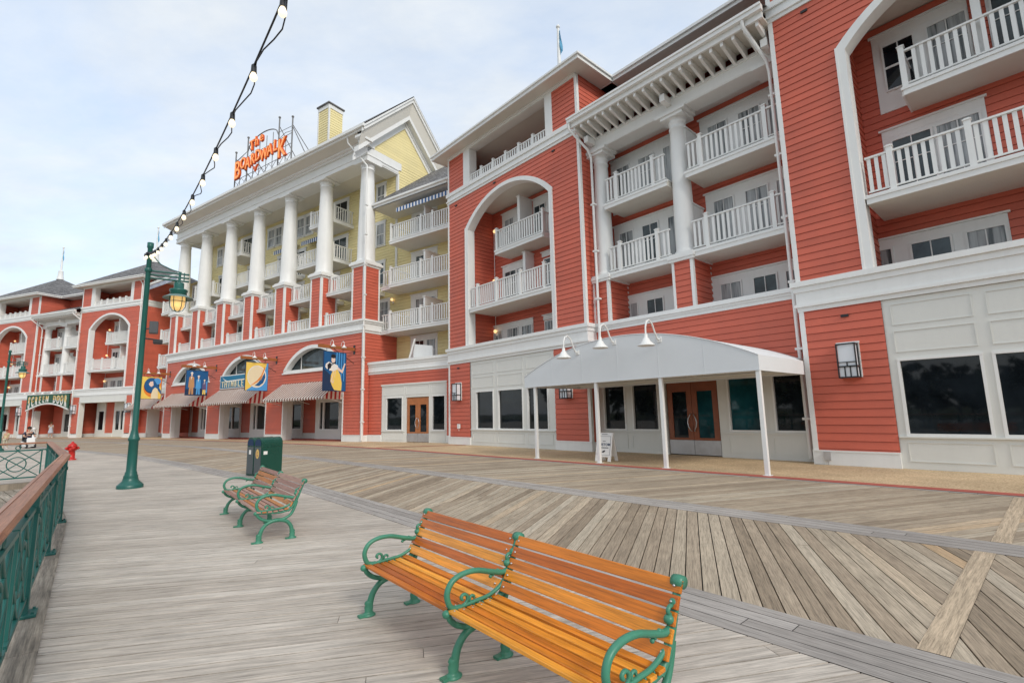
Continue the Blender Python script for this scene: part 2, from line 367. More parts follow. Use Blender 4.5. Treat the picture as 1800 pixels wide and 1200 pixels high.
def rail_line(mb, a, b, z0, h=1.08, posts=(), sp=.165, sw=.085, m=0):
    a = Vector((a[0], a[1], 0)); b = Vector((b[0], b[1], 0)); d = b-a; L = d.length; ang = math.atan2(d.y, d.x)
    X = mb.X; mb.X = X @ Matrix.Translation(a) @ Matrix.Rotation(ang, 4, 'Z')
    mb.box(0, L, -.045, .045, z0+h-.05, z0+h, m); mb.box(0, L, -.025, .025, z0+.07, z0+.11, m)
    n = max(2, int(L/sp)); s = L/n
    for i in range(n):
        x = (i+.5)*s
        if any(abs(x-p) < .11 for p in posts): continue
        mb.box(x-sw/2, x+sw/2, -.014, .014, z0+.09, z0+h-.04, m)
    for p in posts:
        mb.box(p-.065, p+.065, -.065, .065, z0, z0+h+.10, m); mb.box(p-.085, p+.085, -.085, .085, z0+h+.10, z0+h+.13, m); mb.box(p-.05, p+.05, -.05, .05, z0+h+.13, z0+h+.16, m)
    mb.X = X
def balcony(root, x0, x1, y0, y1, zt, sides='LR', posts=None, th=.25, sp=.165, h=1.08, sw=.085):
    mb = MB()
    mb.box(x0, x1, y0, y1, zt-th, zt-.03, 1); mb.box(x0-.03, x1+.03, y0-.03, y1-.003, zt-.03, zt, 0)
    mb.box(x0-.004, x1+.004, y0-.045, y0-.002, zt-th-.01, zt-.11, 0); mb.box(x0-.05, x1+.05, y0-.075, y0-.002, zt-.11, zt-.034, 0)
    for c, x, q in (('L', x0, -1), ('R', x1, 1)):
        if c in sides: mb.box(min(x, x+q*.045), max(x, x+q*.045), y0, y1-.004, zt-th-.01, zt-.033, 0)
    o = mb.build('balcony', [WHITE, SOFF], root)
    r = MB(); L = x1-x0-.1
    if posts is None: posts = [0, L] if 'L' in sides else ([.5, L-.5] if L < 4.2 else [L*.18, L*.5, L*.82])
    rail_line(r, (x0+.05, y0+.06), (x1-.05, y0+.06), zt, h, posts, sp, sw)
    if 'L' in sides: rail_line(r, (x0+.06, y1-.02), (x0+.06, y0+.13), zt, h, (), sp, sw)
    if 'R' in sides: rail_line(r, (x1-.06, y0+.13), (x1-.06, y1-.02), zt, h, (), sp, sw)
    r.build('railing', WHITE, o)
    return o
def downspout(root, pts, r=.055):
    mb = MB(); mb.tube(pts, r, 8)
    zt, zb = pts[-2][2] if pts[-2][2] > pts[-1][2] else pts[-1][2], pts[-1][2]
    x, y = pts[-1][0], pts[-1][1]; z = zb+1.1
    while z < zt-.5: mb.box(x-.10, x+.10, y-.07, y+.12, z, z+.07); z += 2.05
    return mb.build('drainpipe', WHITE, root)
def globe_light(root, x, y, z, mats=None):
    mb = MB(); mb.box(x-.06, x+.06, y-.05, y, z-.22, z-.06); mb.tube([(x, y-.03, z-.14), (x, y-.16, z-.16), (x, y-.16, z-.06)], .02, 6); mb.ball((x, y-.16, z+.03), .10, 1)
    return mb.build('wall_light', [WHITE, WARM], root)
def hiproof(root, x0, x1, y0, y1, ze, apex, ov=.72, th=.2):
    """pyramid roof with soffit and fascia"""
    mb = MB(); X0, X1, Y0, Y1 = x0-ov, x1+ov, y0-ov, y1+ov; ax, ay, az = apex; zt = ze+th
    c = [(X0, Y0), (X1, Y0), (X1, Y1), (X0, Y1)]
    for i in range(4):
        a, b = c[i], c[(i+1) % 4]
        L = math.dist(a, b); H = math.dist(((a[0]+b[0])/2, (a[1]+b[1])/2, zt), (ax, ay, az))
        mb.add([(a[0], a[1], zt+.03), (b[0], b[1], zt+.03), (ax, ay, az)], [(0, 1, 2)], 0, [(0, 0, i), (L, 0, i), (L/2, H, i)])
    o = mb.build('roof', SHIN, root)
    t = MB(); t.box(X0+.06, X1-.06, Y0+.06, Y1-.06, ze, ze+.03, 1)
    t.box(X0, X1, Y0, Y0+.05, ze-.02, zt-.06); t.box(X0, X1, Y1-.05, Y1, ze-.02, zt-.06); t.box(X0, X0+.05, Y0+.05, Y1-.05, ze-.02, zt-.06); t.box(X1-.05, X1, Y0+.05, Y1-.05, ze-.02, zt-.06)
    t.box(X0-.07, X1+.07, Y0-.07, Y0+.04, zt-.06, zt+.025); t.box(X0-.07, X0+.04, Y0+.04, Y1+.07, zt-.06, zt+.025); t.box(X1-.04, X1+.07, Y0+.04, Y1+.07, zt-.06, zt+.025)
    mould(t, x0, x1, y0, [(ze-.14, ze-.02, .05), (ze-.06, ze, .12)], 0, depth=.05)
    t.build('fascia', [WHITE, SOFF], o)
    return o
def panelwall(mb, x0, x1, z0, z1, y, holes, m=0, th=.14):
    """flat boarded wall with real openings"""
    zs = sorted({z0, z1, *[h[2] for h in holes], *[h[3] for h in holes]})
    for a, b in zip(zs, zs[1:]):
        c = (a+b)/2; iv = [(x0, x1)]
        for h in holes:
            if h[2] < c < h[3]:
                nv = []
                for l, r in iv:
                    if h[1] <= l or h[0] >= r: nv.append((l, r)); continue
                    if h[0] > l: nv.append((l, h[0]))
                    if h[1] < r: nv.append((h[1], r))
                iv = nv
        for l, r in iv: mb.box(l, r, y, y+th, a, b, m)
def fixed(root, h, y, glass=GLASS, name='shop_window', fw=.06):
    """large shop window set into an opening h = (x0,x1,z0,z1)"""
    x0, x1, z0, z1 = h; mb = MB()
    mb.box(x0-.05, x0+fw-.05, y-.025, y+.10, z0, z1); mb.box(x1-fw+.05, x1+.05, y-.025, y+.10, z0, z1)
    mb.box(x0-.05, x1+.05, y-.03, y+.10, z1-.001, z1+.06); mb.box(x0-.05, x1+.05, y-.03, y+.10, z0-.06, z0+.001)
    o = mb.build(name, WHITE, root)
    p = MB(); p.quad((x0, y+.07, z0), (x1, y+.07, z0), (x1, y+.07, z1), (x0, y+.07, z1)); p.build('pane', glass, o)
    return o
def doubledoor(root, x0, x1, z1, y, mat):
    xm = (x0+x1)/2
    for a, b, q in ((x0, xm-.006, 1), (xm+.006, x1, -1)):
        mb = MB(); w = .19
        mb.box(a, a+w, y, y+.06, .52, z1); mb.box(b-w, b, y, y+.06, .52, z1); mb.box(a+w, b-w, y, y+.06, z1-.42, z1); mb.box(a+w, b-w, y, y+.06, .52, .60)
        o = mb.build('door', mat, root)
        p = MB(); p.quad((a+w, y+.03, .6), (b-w, y+.03, .6), (b-w, y+.03, z1-.42), (a+w, y+.03, z1-.42)); p.build('pane', TEAL if q < 0 and mat is DOORW else GLASS, o)
        p = MB(); p.box(a, b, y-.006, y+.05, .03, .515); p.build('kick_plate', STEEL, o)
        p = MB(); hx = (xm-.11) if q > 0 else (xm+.11)
        p.tube([(hx+.05*q, y, 1.42), (hx+.045*q, y-.06, 1.40), (hx-.03*q, y-.07, 1.25), (hx-.055*q, y-.07, 1.12), (hx-.03*q, y-.07, .98), (hx+.045*q, y-.06, .84), (hx+.05*q, y, .82)], .017, 6); p.build('handle', STEEL, o)
def panel_lines(mb, x0, x1, z0, z1, y, m=0, w=.022):
    """raised moulding round a flat panel"""
    mb.box(x0, x1, y-.016, y, z1-w, z1, m); mb.box(x0, x1, y-.016, y, z0, z0+w, m)
    mb.box(x0, x0+w, y-.016, y, z0+w, z1-w, m); mb.box(x1-w, x1, y-.016, y, z0+w, z1-w, m)
def sconce(fr, X, z, label):
    r = froot('wall_lantern', fr, X, 0, label, 'wall lamp', 'box lanterns on the hotel walls', z)
    mb = MB(); mb.box(-.25, .25, -.05, -.012, -.47, .47); mb.box(-.06, .06, -.12, -.05, -.1, .1); mb.box(-.27, .27, -.085, -.05, .44, .49); mb.build('back_plate', WHITE, r)
    mb = MB()
    for x in (-.225, .195):
        for y in (-.36, -.09): mb.box(x, x+.03, y, y+.03, -.46, .40)
    for z0 in (-.49, -.20, .40):
        mb.box(-.225, .225, -.36, -.33, z0, z0+.035); mb.box(-.225, -.195, -.33, -.06, z0, z0+.035); mb.box(.195, .225, -.33, -.06, z0, z0+.035)
    mb.box(-.075, -.05, -.355, -.335, -.455, -.2); mb.box(.05, .075, -.355, -.335, -.455, -.2); mb.box(-.012, .012, -.355, -.335, -.165, -.08); mb.box(-.21, .21, -.352, -.336, -.08, -.06)
    mb.build('cage', DARK, r)
    mb = MB(); mb.box(-.19, .19, -.325, -.08, -.45, .395); mb.build('lamp_glass', FROST, r)
LEDGE = [(4.29, 4.42, .04), (4.42, 4.50, .10), (4.50, 4.86, .05), (4.86, 5.02, .09), (5.02, 5.17, .15)]
CORN = [(13.62, 13.75, .05), (13.75, 13.83, .10), (13.83, 14.06, .045), (14.06, 14.26, .11)]
PW = 9.9
def arc_pts(cx, hw, zs, apex, n=28):
    rise = apex-zs; Rr = (hw*hw+rise*rise)/(2*rise); zc = apex-Rr; a = math.asin(hw/Rr)
    return [(cx+Rr*math.sin(-a+2*a*i/n), zc+Rr*math.cos(-a+2*a*i/n)) for i in range(n+1)], Rr, zc
def pavilion(fr, X0, label, shop, dx=0., roof=True, dark=None):
    r = froot('hotel_building', fr, X0, 0, label, 'building', 'hotel wings along the boardwalk')
    cx = 4.95
    ai, Ri, zi = arc_pts(cx, 3.07, 11.58, 13.03); ao, Ro, zo = arc_pts(cx, 3.29, 11.72, 13.22)
    mb = MB()
    if shop == 'shop': clap(mb, .1, 1.93, .37, 4.29); clap(mb, 7.97, 9.8, .37, 4.29)
    else: clap(mb, .1, 1.2, .47, 4.29); clap(mb, 8.7, 9.8, .47, 4.29)
    clap(mb, .1, 9.8, 5.17, 13.62, 0, (), (cx, 3.2, 5.17, 11.65, Ri+.09, zi))
    clap(mb, .1, 1.5, 14.26, 16.45); clap(mb, 8.4, 9.8, 14.26, 16.45)
    for x, q in ((0, -1), (PW, 1)): clap_side(mb, x, q, .1, 9, .37, 4.29); clap_side(mb, x, q, .1, 9, 5.17, 13.62); clap_side(mb, x, q, .1, 9, 14.26, 16.45)
    mb.box(0, PW, 8.9, 9.0, 0, 16.45)
    mb.build('clapboard_wall', RED, r)
    t = MB()
    mould(t, 0, PW, 0, LEDGE, 1); mould(t, 0, PW, 0, CORN, 1)
    for x, q in ((0, -1), (PW, 1)):
        for pr in (LEDGE, CORN):
            for z0, z1, p in pr: t.box(min(x, x+q*p), max(x, x+q*p), .4, 9, z0, z1)
        t.box(min(x, x+q*.03), max(x, x+q*.03), .11, 9, 0, .37)
    for z0, z1 in ((.37, 4.29), (5.17, 13.62), (14.26, 16.45)):
        for x0, x1 in ((-.02, .11), (PW-.11, PW+.02)): t.box(x0, x1, -.03, .11, z0, z1)
    base = [(0, 1.93), (7.97, PW)] if shop == 'shop' else [(0, 1.22), (8.68, PW)]
    for a, b in base: t.box(a-.03, b+.03*(b > 9), -.05, .11, 0, .37); t.box(a-.03, b+.03*(b > 9), -.065, .11, .35, .39)
    # arch surround: jambs, arc ring and the deep reveal
    for s in (-1, 1):
        xo, xi = cx+s*3.29, cx+s*3.07; t.box(min(xo, xi), max(xo, xi), -.05, .42, 5.17, 11.58)
        t.poly([(xo, -.05, 11.58), (xi, -.05, 11.58), (xo, -.05, 11.72)] if s > 0 else [(xi, -.05, 11.58), (xo, -.05, 11.58), (xo, -.05, 11.72)][::-1])
        t.box(min(xo-s*.04, xo+s*.02), max(xo-s*.04, xo+s*.02), -.07, 0, 5.17, 11.72)
    for (a, b), (c, d) in zip(zip(ai, ai[1:]), zip(ao, ao[1:])):
        t.quad((a[0], -.05, a[1]), (b[0], -.05, b[1]), (d[0], -.05, d[1]), (c[0], -.05, c[1])); t.quad((c[0], -.05, c[1]), (d[0], -.05, d[1]), (d[0], .02, d[1]), (c[0], .02, c[1]))
        t.quad((b[0], -.05, b[1]), (a[0], -.05, a[1]), (a[0], .42, a[1]), (b[0], .42, b[1]))
    # top-storey posts, beam
    t.box(1.5, 2.05, -.03, .5, 14.26, 16.30); t.box(7.95, 8.4, -.03, .5, 14.26, 16.30); t.box(1.5, 8.4, -.03, .5, 16.30, 16.46)
    for x in (2.05, 7.93): t.box(x, x+.03, .0, .45, 14.26, 16.3)
    t.build('trim', WHITE, r)
    # arched recess
    b = MB(); y = 1.9
    clap(b, 1.7, 8.2, 4.2, 13.0, y); clap_side(b, 1.72, 1, .43, y, 4.2, 13.0); clap_side(b, 8.18, -1, .43, y, 4.2, 13.0)
    clap(b, .1, 9.8, 14.2, 16.45, 2.6)
    b.build('recess_wall', RED, r)
    b = MB(); b.box(1.7, 8.2, .42, 1.95, 13.03, 13.1); b.box(1.7, 8.2, .05, 1.95, 4.1, 4.2); b.box(.05, 9.85, .06, 2.65, 14.1, 14.2); b.box(.1, 9.8, .5, 2.65, 16.42, 16.46); b.box(.02, PW-.02, .02, 8.9, 13.2, 13.5)
    b.build('porch_ceiling', SOFF, r)
    balcony(r, 1.92, 7.98, .05, y, 7.2, '', [.55, 2.1, 3.9, 5.5])
    balcony(r, 3.3+dx*.9, 6.85+dx*.9, .75, y, 10.2, 'LR')
    rr = MB(); rail_line(rr, (2.05, .12), (7.95, .12), 14.2, .58, [.95, 1.95, 2.95, 3.95, 4.95]); rr.build('railing', WHITE, r)
    h = MB()
    header(h, 1.4+dx, 4.92+dx, 6.43, y, 4.2); header(h, 5.55+dx, 7.9, 6.44, y); header(h, 2.5+dx, 4.86+dx, 9.68, y, 7.2); header(h, 5.58+dx, 7.9, 9.7, y)
    header(h, 2.55+dx, 4.84+dx, 12.73, y, 10.2); header(h, 5.06+dx, 7.6, 12.73, y, 10.2)
    for zb, zt in (((7.2, 10.0),) if not dx else ())+((10.2, 12.95),): h.box(4.86+dx, 5.04+dx, .95 if zb > 9 else 1.25, y, zb, zt-.25); h.box(4.83+dx, 5.07+dx, .9 if zb > 9 else 1.2, y, zt-.25, zt-.2)
    h.build('window_surround', WHITE, r)
    yy = y-.02
    lit = GLASSU
    for x0, x1, k in ((1.75, 2.42, 'two'), (2.88, 3.72, 'door'), (4.05, 4.78, 'two'), (5.75, 6.5, 'two')): win(r, x0+dx, x1+dx, 4.3, 6.12, yy, k, dark if dark and k == 'door' else CURT)
    for x0, x1 in ((2.78, 3.66), (3.78, 4.66), (5.8, 6.7)): win(r, x0+dx, x1+dx, 7.22, 9.3, yy, 'door', random.choice([CURT, GLASSU]))
    win(r, 2.86+dx, 3.58+dx, 10.8, 12.3, yy, 'dh', GLASS if dx else CURT); win(r, 3.9+dx, 4.72+dx, 10.22, 12.3, yy, 'door', CURT); win(r, 5.22+dx, 6.0+dx, 10.22, 12.3, yy, 'door', GLASSU); win(r, 6.35+dx, 7.05+dx, 10.8, 12.3, yy, 'dh', CURT)
    if not dx:
        for z in (6.05, 8.92, 12.1): globe_light(r, 2.02, 1.86, z) if z < 12 else globe_light(r, 2.12, 1.86, z-.3)
    cd = MB(); cd.tube([(1.95, 1.8, 4.2), (1.95, 1.8, 11.9)], .02, 6); (cd.build('conduit', WHITE, r) if not dx else None)
    if roof: hiproof(r, 0, PW, 0, 8.6, 16.46, (cx, 4.2, 20.15))
    if shop == 'shop':
        holes = [(2.42, 3.75, .86, 2.68), (4.17, 5.88, .86, 2.68), (6.25, 7.5, .86, 2.68)] if not dx else [(2.15, 3.65, .86, 2.68), (3.9, 5.5, .86, 2.68), (5.75, 7.5, .86, 2.68)]
        s = MB(); panelwall(s, 1.93, 7.97, 0, 4.28, .02, holes)
        edges = [1.98] + [(a[1]+b[0])/2 for a, b in zip(holes, holes[1:])] + [7.9]
        for a, c in zip(edges, edges[1:]):
            for z0, z1 in ((.18, .66), (2.9, 3.45), (3.6, 4.15)): panel_lines(s, a+.12, c-.12, z0, z1, .02)
        s.box(1.95, 7.95, -.04, .02, .76, .80); s.build('shopfront', CREAM, r)
        for hh in holes: fixed(r, hh, .02)
    else:
        s = MB(); s.box(1.2, 1.42, -.04, .4, 0, 3.8); s.box(8.48, 8.7, -.04, .4, 0, 3.8); s.box(1.2, 8.7, -.04, .5, 3.72, 4.28); s.box(1.15, 8.75, -.07, .5, 3.66, 3.73)
        s.box(1.4, 8.5, .0, 2.0, 3.7, 3.76); holes = [(1.75, 2.7, .75, 2.75), (4.6, 5.3, .75, 2.75), (5.45, 6.15, .75, 2.75), (7.4, 8.2, .75, 2.75)]
        panelwall(s, 1.42, 2.9, 0, 3.7, 1.6, holes); panelwall(s, 4.3, 6.4, 0, 3.7, 1.6, holes); panelwall(s, 7.2, 8.48, 0, 3.7, 1.6, holes)
        s.box(2.9, 4.3, 1.55, 1.7, 0, .4); s.box(6.4, 7.2, 1.55, 1.7, 0, .4)
        s.build('shopfront', CREAM, r)
        s = MB(); clap(s, 2.9, 4.3, .4, 3.7, 1.7); clap(s, 6.4, 7.2, .4, 3.7, 1.7); s.build('recess_wall', RED, r)
        for hh in holes: fixed(r, hh, 1.6)
    return r
def column(root, x, y, z0, z1, r0, r1, base=None, name='column'):
    mb = MB(); H = z1-z0
    pr = [(r0*1.12, z0), (r0*1.14, z0+.10), (r0*1.04, z0+.15), (r0, z0+.2)]
    for i in range(1, 9): f = i/8; pr.append((r0+(r1-r0)*f**1.5, z0+.2+(H-.75)*f))
    zt = z0+.2+H-.75
    pr += [(r1*1.10, zt+.02), (r1*1.10, zt+.08), (r1, zt+.10), (r1*1.02, zt+.22), (r1*1.14, zt+.26), (r1*1.16, zt+.32), (r1*1.06, zt+.34), (r1*1.25, zt+.42)]
    mb.lathe(pr, 28, 0, (x, y)); a = r1*1.55
    mb.box(x-a, x+a, y-a, y+a, zt+.42, z1-.002)
    if base: b = r0*1.2; mb.box(x-b, x+b, y-b, y+b, z0-base, z0)
    return mb.build(name, WHITE, root)
def middle(fr, X0, label, entry):
    r = froot('hotel_building', fr, X0, 0, label, 'building', 'hotel wings along the boardwalk'); w = 7.9; y = 1.9
    mb = MB(); clap(mb, 0.02, w-.02, 3.0 if entry else 3.6, 4.83, .55); clap(mb, .02, w-.02, 4.2, 13.0, y)
    for x0 in (0.0, 3.68):   # clapboard piers that carry the columns
        clap(mb, x0+.1, x0+.72, 5.17, 6.9, .52); clap_side(mb, x0+.82, 1, .62, y, 5.17, 6.9); clap_side(mb, x0, -1, .62, y, 5.17, 6.9)
    clap(mb, .02, w-.02, 14.4, 16.45, 3.0); mb.box(.02, w-.02, 8.8, 8.9, 0, 16.4)
    mb.build('clapboard_wall', RED, r)
    t = MB(); mould(t, 0, w, .55, [(4.83, 4.95, .05), (4.95, 5.03, .09), (5.03, 5.17, .15)], 0)
    for x0 in (0.0, 3.68):
        for a, b, c, d in ((0, .1, .49, .63), (.72, .83, .49, .63), (.75, .83, y-.1, y)): t.box(x0+a, x0+b, c, d, 5.17, 6.9)
        t.box(x0-.06, x0+.9, .42, y, 6.9, 7.0); t.box(x0-.1, x0+.94, .38, y, 7.0, 7.12); t.box(x0-.04, x0+.88, .44, y, 7.12, 7.2)
    # beam, bracket blocks, rafters, gutter of the white shed roof
    t.box(0, w, .5, 1.25, 12.8, 13.28); t.box(0, w, .46, .5, 13.18, 13.3); t.box(0, w, .52, 1.22, 12.76, 12.8); t.box(0, w, 1.25, y, 13.0, 13.06)
    for x in (.4, 4.05, 7.7):
        t.box(max(0, x-.62), min(w, x+.62), .42, 1.3, 12.66, 12.79); t.box(max(0, x-.10), min(w, x+.10), -.02, .5, 12.98, 13.25)
    n = 21
    for i in range(n):
        x = .18+(w-.36)*i/(n-1)
        t.add([(x-.045, -.5, 13.42), (x+.045, -.5, 13.42), (x+.045, .52, 13.20), (x-.045, .52, 13.20), (x-.045, -.5, 13.60), (x+.045, -.5, 13.60), (x+.045, .52, 13.62), (x-.045, .52, 13.62)],
              [(3, 2, 1, 0), (4, 5, 6, 7), (0, 1, 5, 4), (1, 2, 6, 5), (2, 3, 7, 6), (3, 0, 4, 7)])
    t.box(-.02, w+.02, -.58, -.5, 13.56, 13.76); t.box(-.05, w+.05, -.72, -.56, 13.76, 13.95); t.box(-.05, w+.05, -.76, -.70, 13.90, 13.98)
    t.build('trim', WHITE, r)
    s = MB(); s.box(0, w, -.5, .6, 13.61, 13.66); s.box(0, w, .6, y, 13.06, 13.12); s.box(0, w, .6, y+.05, 4.1, 4.2); s.build('porch_ceiling', SOFF, r)
    # shed roof, clerestory and the upper eave
    q = MB(); L = math.hypot(3.2, 1.4)
    q.add([(-.05, -.62, 13.97), (w+.05, -.62, 13.97), (w+.05, 3.0, 15.55), (-.05, 3.0, 15.55)], [(0, 1, 2, 3)], 0, [(0, 0, 0), (w, 0, 0), (w, L, 0), (0, L, 0)])
    q.add([(-.6, 1.75, 16.72), (w+.6, 1.75, 16.72), (w+.6, 5.4, 19.3), (-.6, 5.4, 19.3)], [(0, 1, 2, 3)], 0, [(0, 0, 1), (w, 0, 1), (w, 5, 1), (0, 5, 1)])
    q.add([(-.6, 9.4, 16.68), (w+.6, 9.4, 16.68), (w+.6, 5.4, 19.3), (-.6, 5.4, 19.3)], [(3, 2, 1, 0)], 0, [(0, 0, 1), (w, 0, 1), (w, 5, 1), (0, 5, 1)])
    ro = q.build('roof', SHIN, r)
    q = MB(); q.box(0, w, 1.75, 3.1, 16.46, 16.5, 1); q.box(0, w, 1.70, 1.75, 16.44, 16.6); q.box(0, w, 1.61, 1.77, 16.58, 16.70)
    q.build('fascia', [WHITE, SOFF], ro)
    for x0, x1, s_ in ((.82, 3.68, ''), (4.5, 7.86, '')):
        for zt in (7.2, 10.2): balcony(r, x0-.02, x1+.02, .55, y, zt, '', [.55, x1-x0-.6])
    for x in (.41, 4.09): column(r, x, .93, 7.2, 12.67, .37, .29)
    h = MB()
    for x0, x1 in ((.2, 3.75), (4.45, 7.75)):
        header(h, x0, x1, 6.42, y, 4.2); header(h, x0, x1, 9.68, y, 7.2); header(h, x0, x1, 12.74, y, 10.2)
    for z in (7.2, 10.2): h.box(4.25, 4.4, .9, y, z, z+1.9); h.box(4.2, 4.45, .85, y, z+1.9, z+1.95)
    h.build('window_surround', WHITE, r)
    for z0, z1 in ((4.3, 6.10), (7.25, 9.29), (10.25, 12.3)):
        for x0, x1, k in ((.55, 1.24, 'two'), (1.72, 2.45, 'door'), (2.92, 3.55, 'two'), (4.83, 5.55, 'two'), (6.0, 6.74, 'door'), (7.05, 7.6, 'two')):
            win(r, x0, x1, z0, z1, y-.02, k, CURT if k == 'two' else random.choice([CURT, GLASSU, GLASSU]))
    if entry:
        holes = [(.3, 1.27, .88, 2.66), (1.66, 2.72, .88, 2.66), (5.37, 6.34, .88, 2.66), (6.78, 7.65, .88, 2.66), (3.05, 5.0, -.01, 2.66)]
        s = MB(); panelwall(s, .02, w-.02, 0, 3.0, .52, holes)
        for a, c in ((.2, 1.4), (1.5, 2.85), (5.25, 6.5), (6.6, 7.7)): panel_lines(s, a+.05, c-.05, .15, .66, .52)
        s.box(0.1, 2.95, .46, .52, .76, .81); s.box(5.1, 7.8, .46, .52, .76, .81); s.box(3.05, 5.0, .66, .7, 0, .03, 1); s.build('shopfront', [CREAM, DARK], r)
        for hh, gl in zip(holes[:4], (GLASS, GLASS, TEAL, GLASS)): fixed(r, hh, .52, gl)
        doubledoor(r, 3.09, 4.96, 2.62, .58, DOORW)
    else:
        s = MB(); s.box(0, .5, .5, 1.0, 0, 3.0); s.box(7.4, 7.9, .5, 1.0, 0, 3.0); holes = [(2.7, 3.6, .6, 2.6), (4.0, 4.9, .6, 2.6), (5.4, 6.1, .6, 2.6)]
        panelwall(s, 2.3, 6.6, 0, 3.6, 2.2, holes); s.box(.5, 2.3, 2.15, 2.3, 0, .4); s.box(6.6, 7.4, 2.15, 2.3, 0, .4); s.prism([(3.3, 3.0), (5.6, 3.0), (4.45, 3.5)], 2.1, 2.2); s.build('shopfront', CREAM, r)
        s = MB(); clap(s, .5, 2.3, .4, 3.6, 2.25); clap(s, 6.6, 7.4, .4, 3.6, 2.25); s.build('recess_wall', RED, r)
        for hh in holes: fixed(r, hh, 2.2)
    return r

# ------------------------------------------------------------------ wing A: nearest hotel wing
pavR = pavilion('A', 0, 'red hotel wing with wide white arch, right of the canopy, cut by the photo edge', 'shop', dx=-.42, dark=LAMPLIT if 0 else GLASSU)
midA = middle('A', -7.9, 'red hotel section with white round columns above the white entrance canopy', True)
pavT = pavilion('A', -17.8, 'red hotel wing with tall white arch, between the yellow section and the entrance canopy', 'shop')
downspout(midA, [(7.35, -.64, 13.85), (7.35, -.66, 13.55), (7.62, .32, 12.7), (7.66, .36, 12.3), (7.66, .40, .1)])
downspout(midA, [(.02, -.66, 13.85), (.02, -.66, 13.5), (.30, .2, 12.75), (.34, .36, 12.4), (.34, .36, 3.0)])
# ------------------------------------------------------------------ wing C: far hotel wing
pavC1 = pavilion('C', 0, 'red hotel wing with white arch behind the nearer green lamp post', 'open')
midC = middle('C', -7.9, 'red hotel section with white columns above the green arched shop sign', False)
pavC2 = pavilion('C', -17.8, 'red hotel wing with white arch behind the people and the farther lamp post', 'open')
downspout(midC, [(7.6, -.64, 13.85), (7.6, -.66, 13.55), (8.0, -.12, 12.9), (8.0, -.12, 12.5), (8.0, -.12, .1)])
downspout(midC, [(-.02, -.66, 13.85), (-.02, -.66, 13.5), (.30, .2, 12.75), (.34, .36, 12.4), (.34, .36, .1)])
downspout(pavC1, [(9.5, -.2, 16.4), (9.5, -.1, 16.2), (9.78, -.1, 15.9), (9.78, -.1, 15.5), (9.78, -.1, .1)])
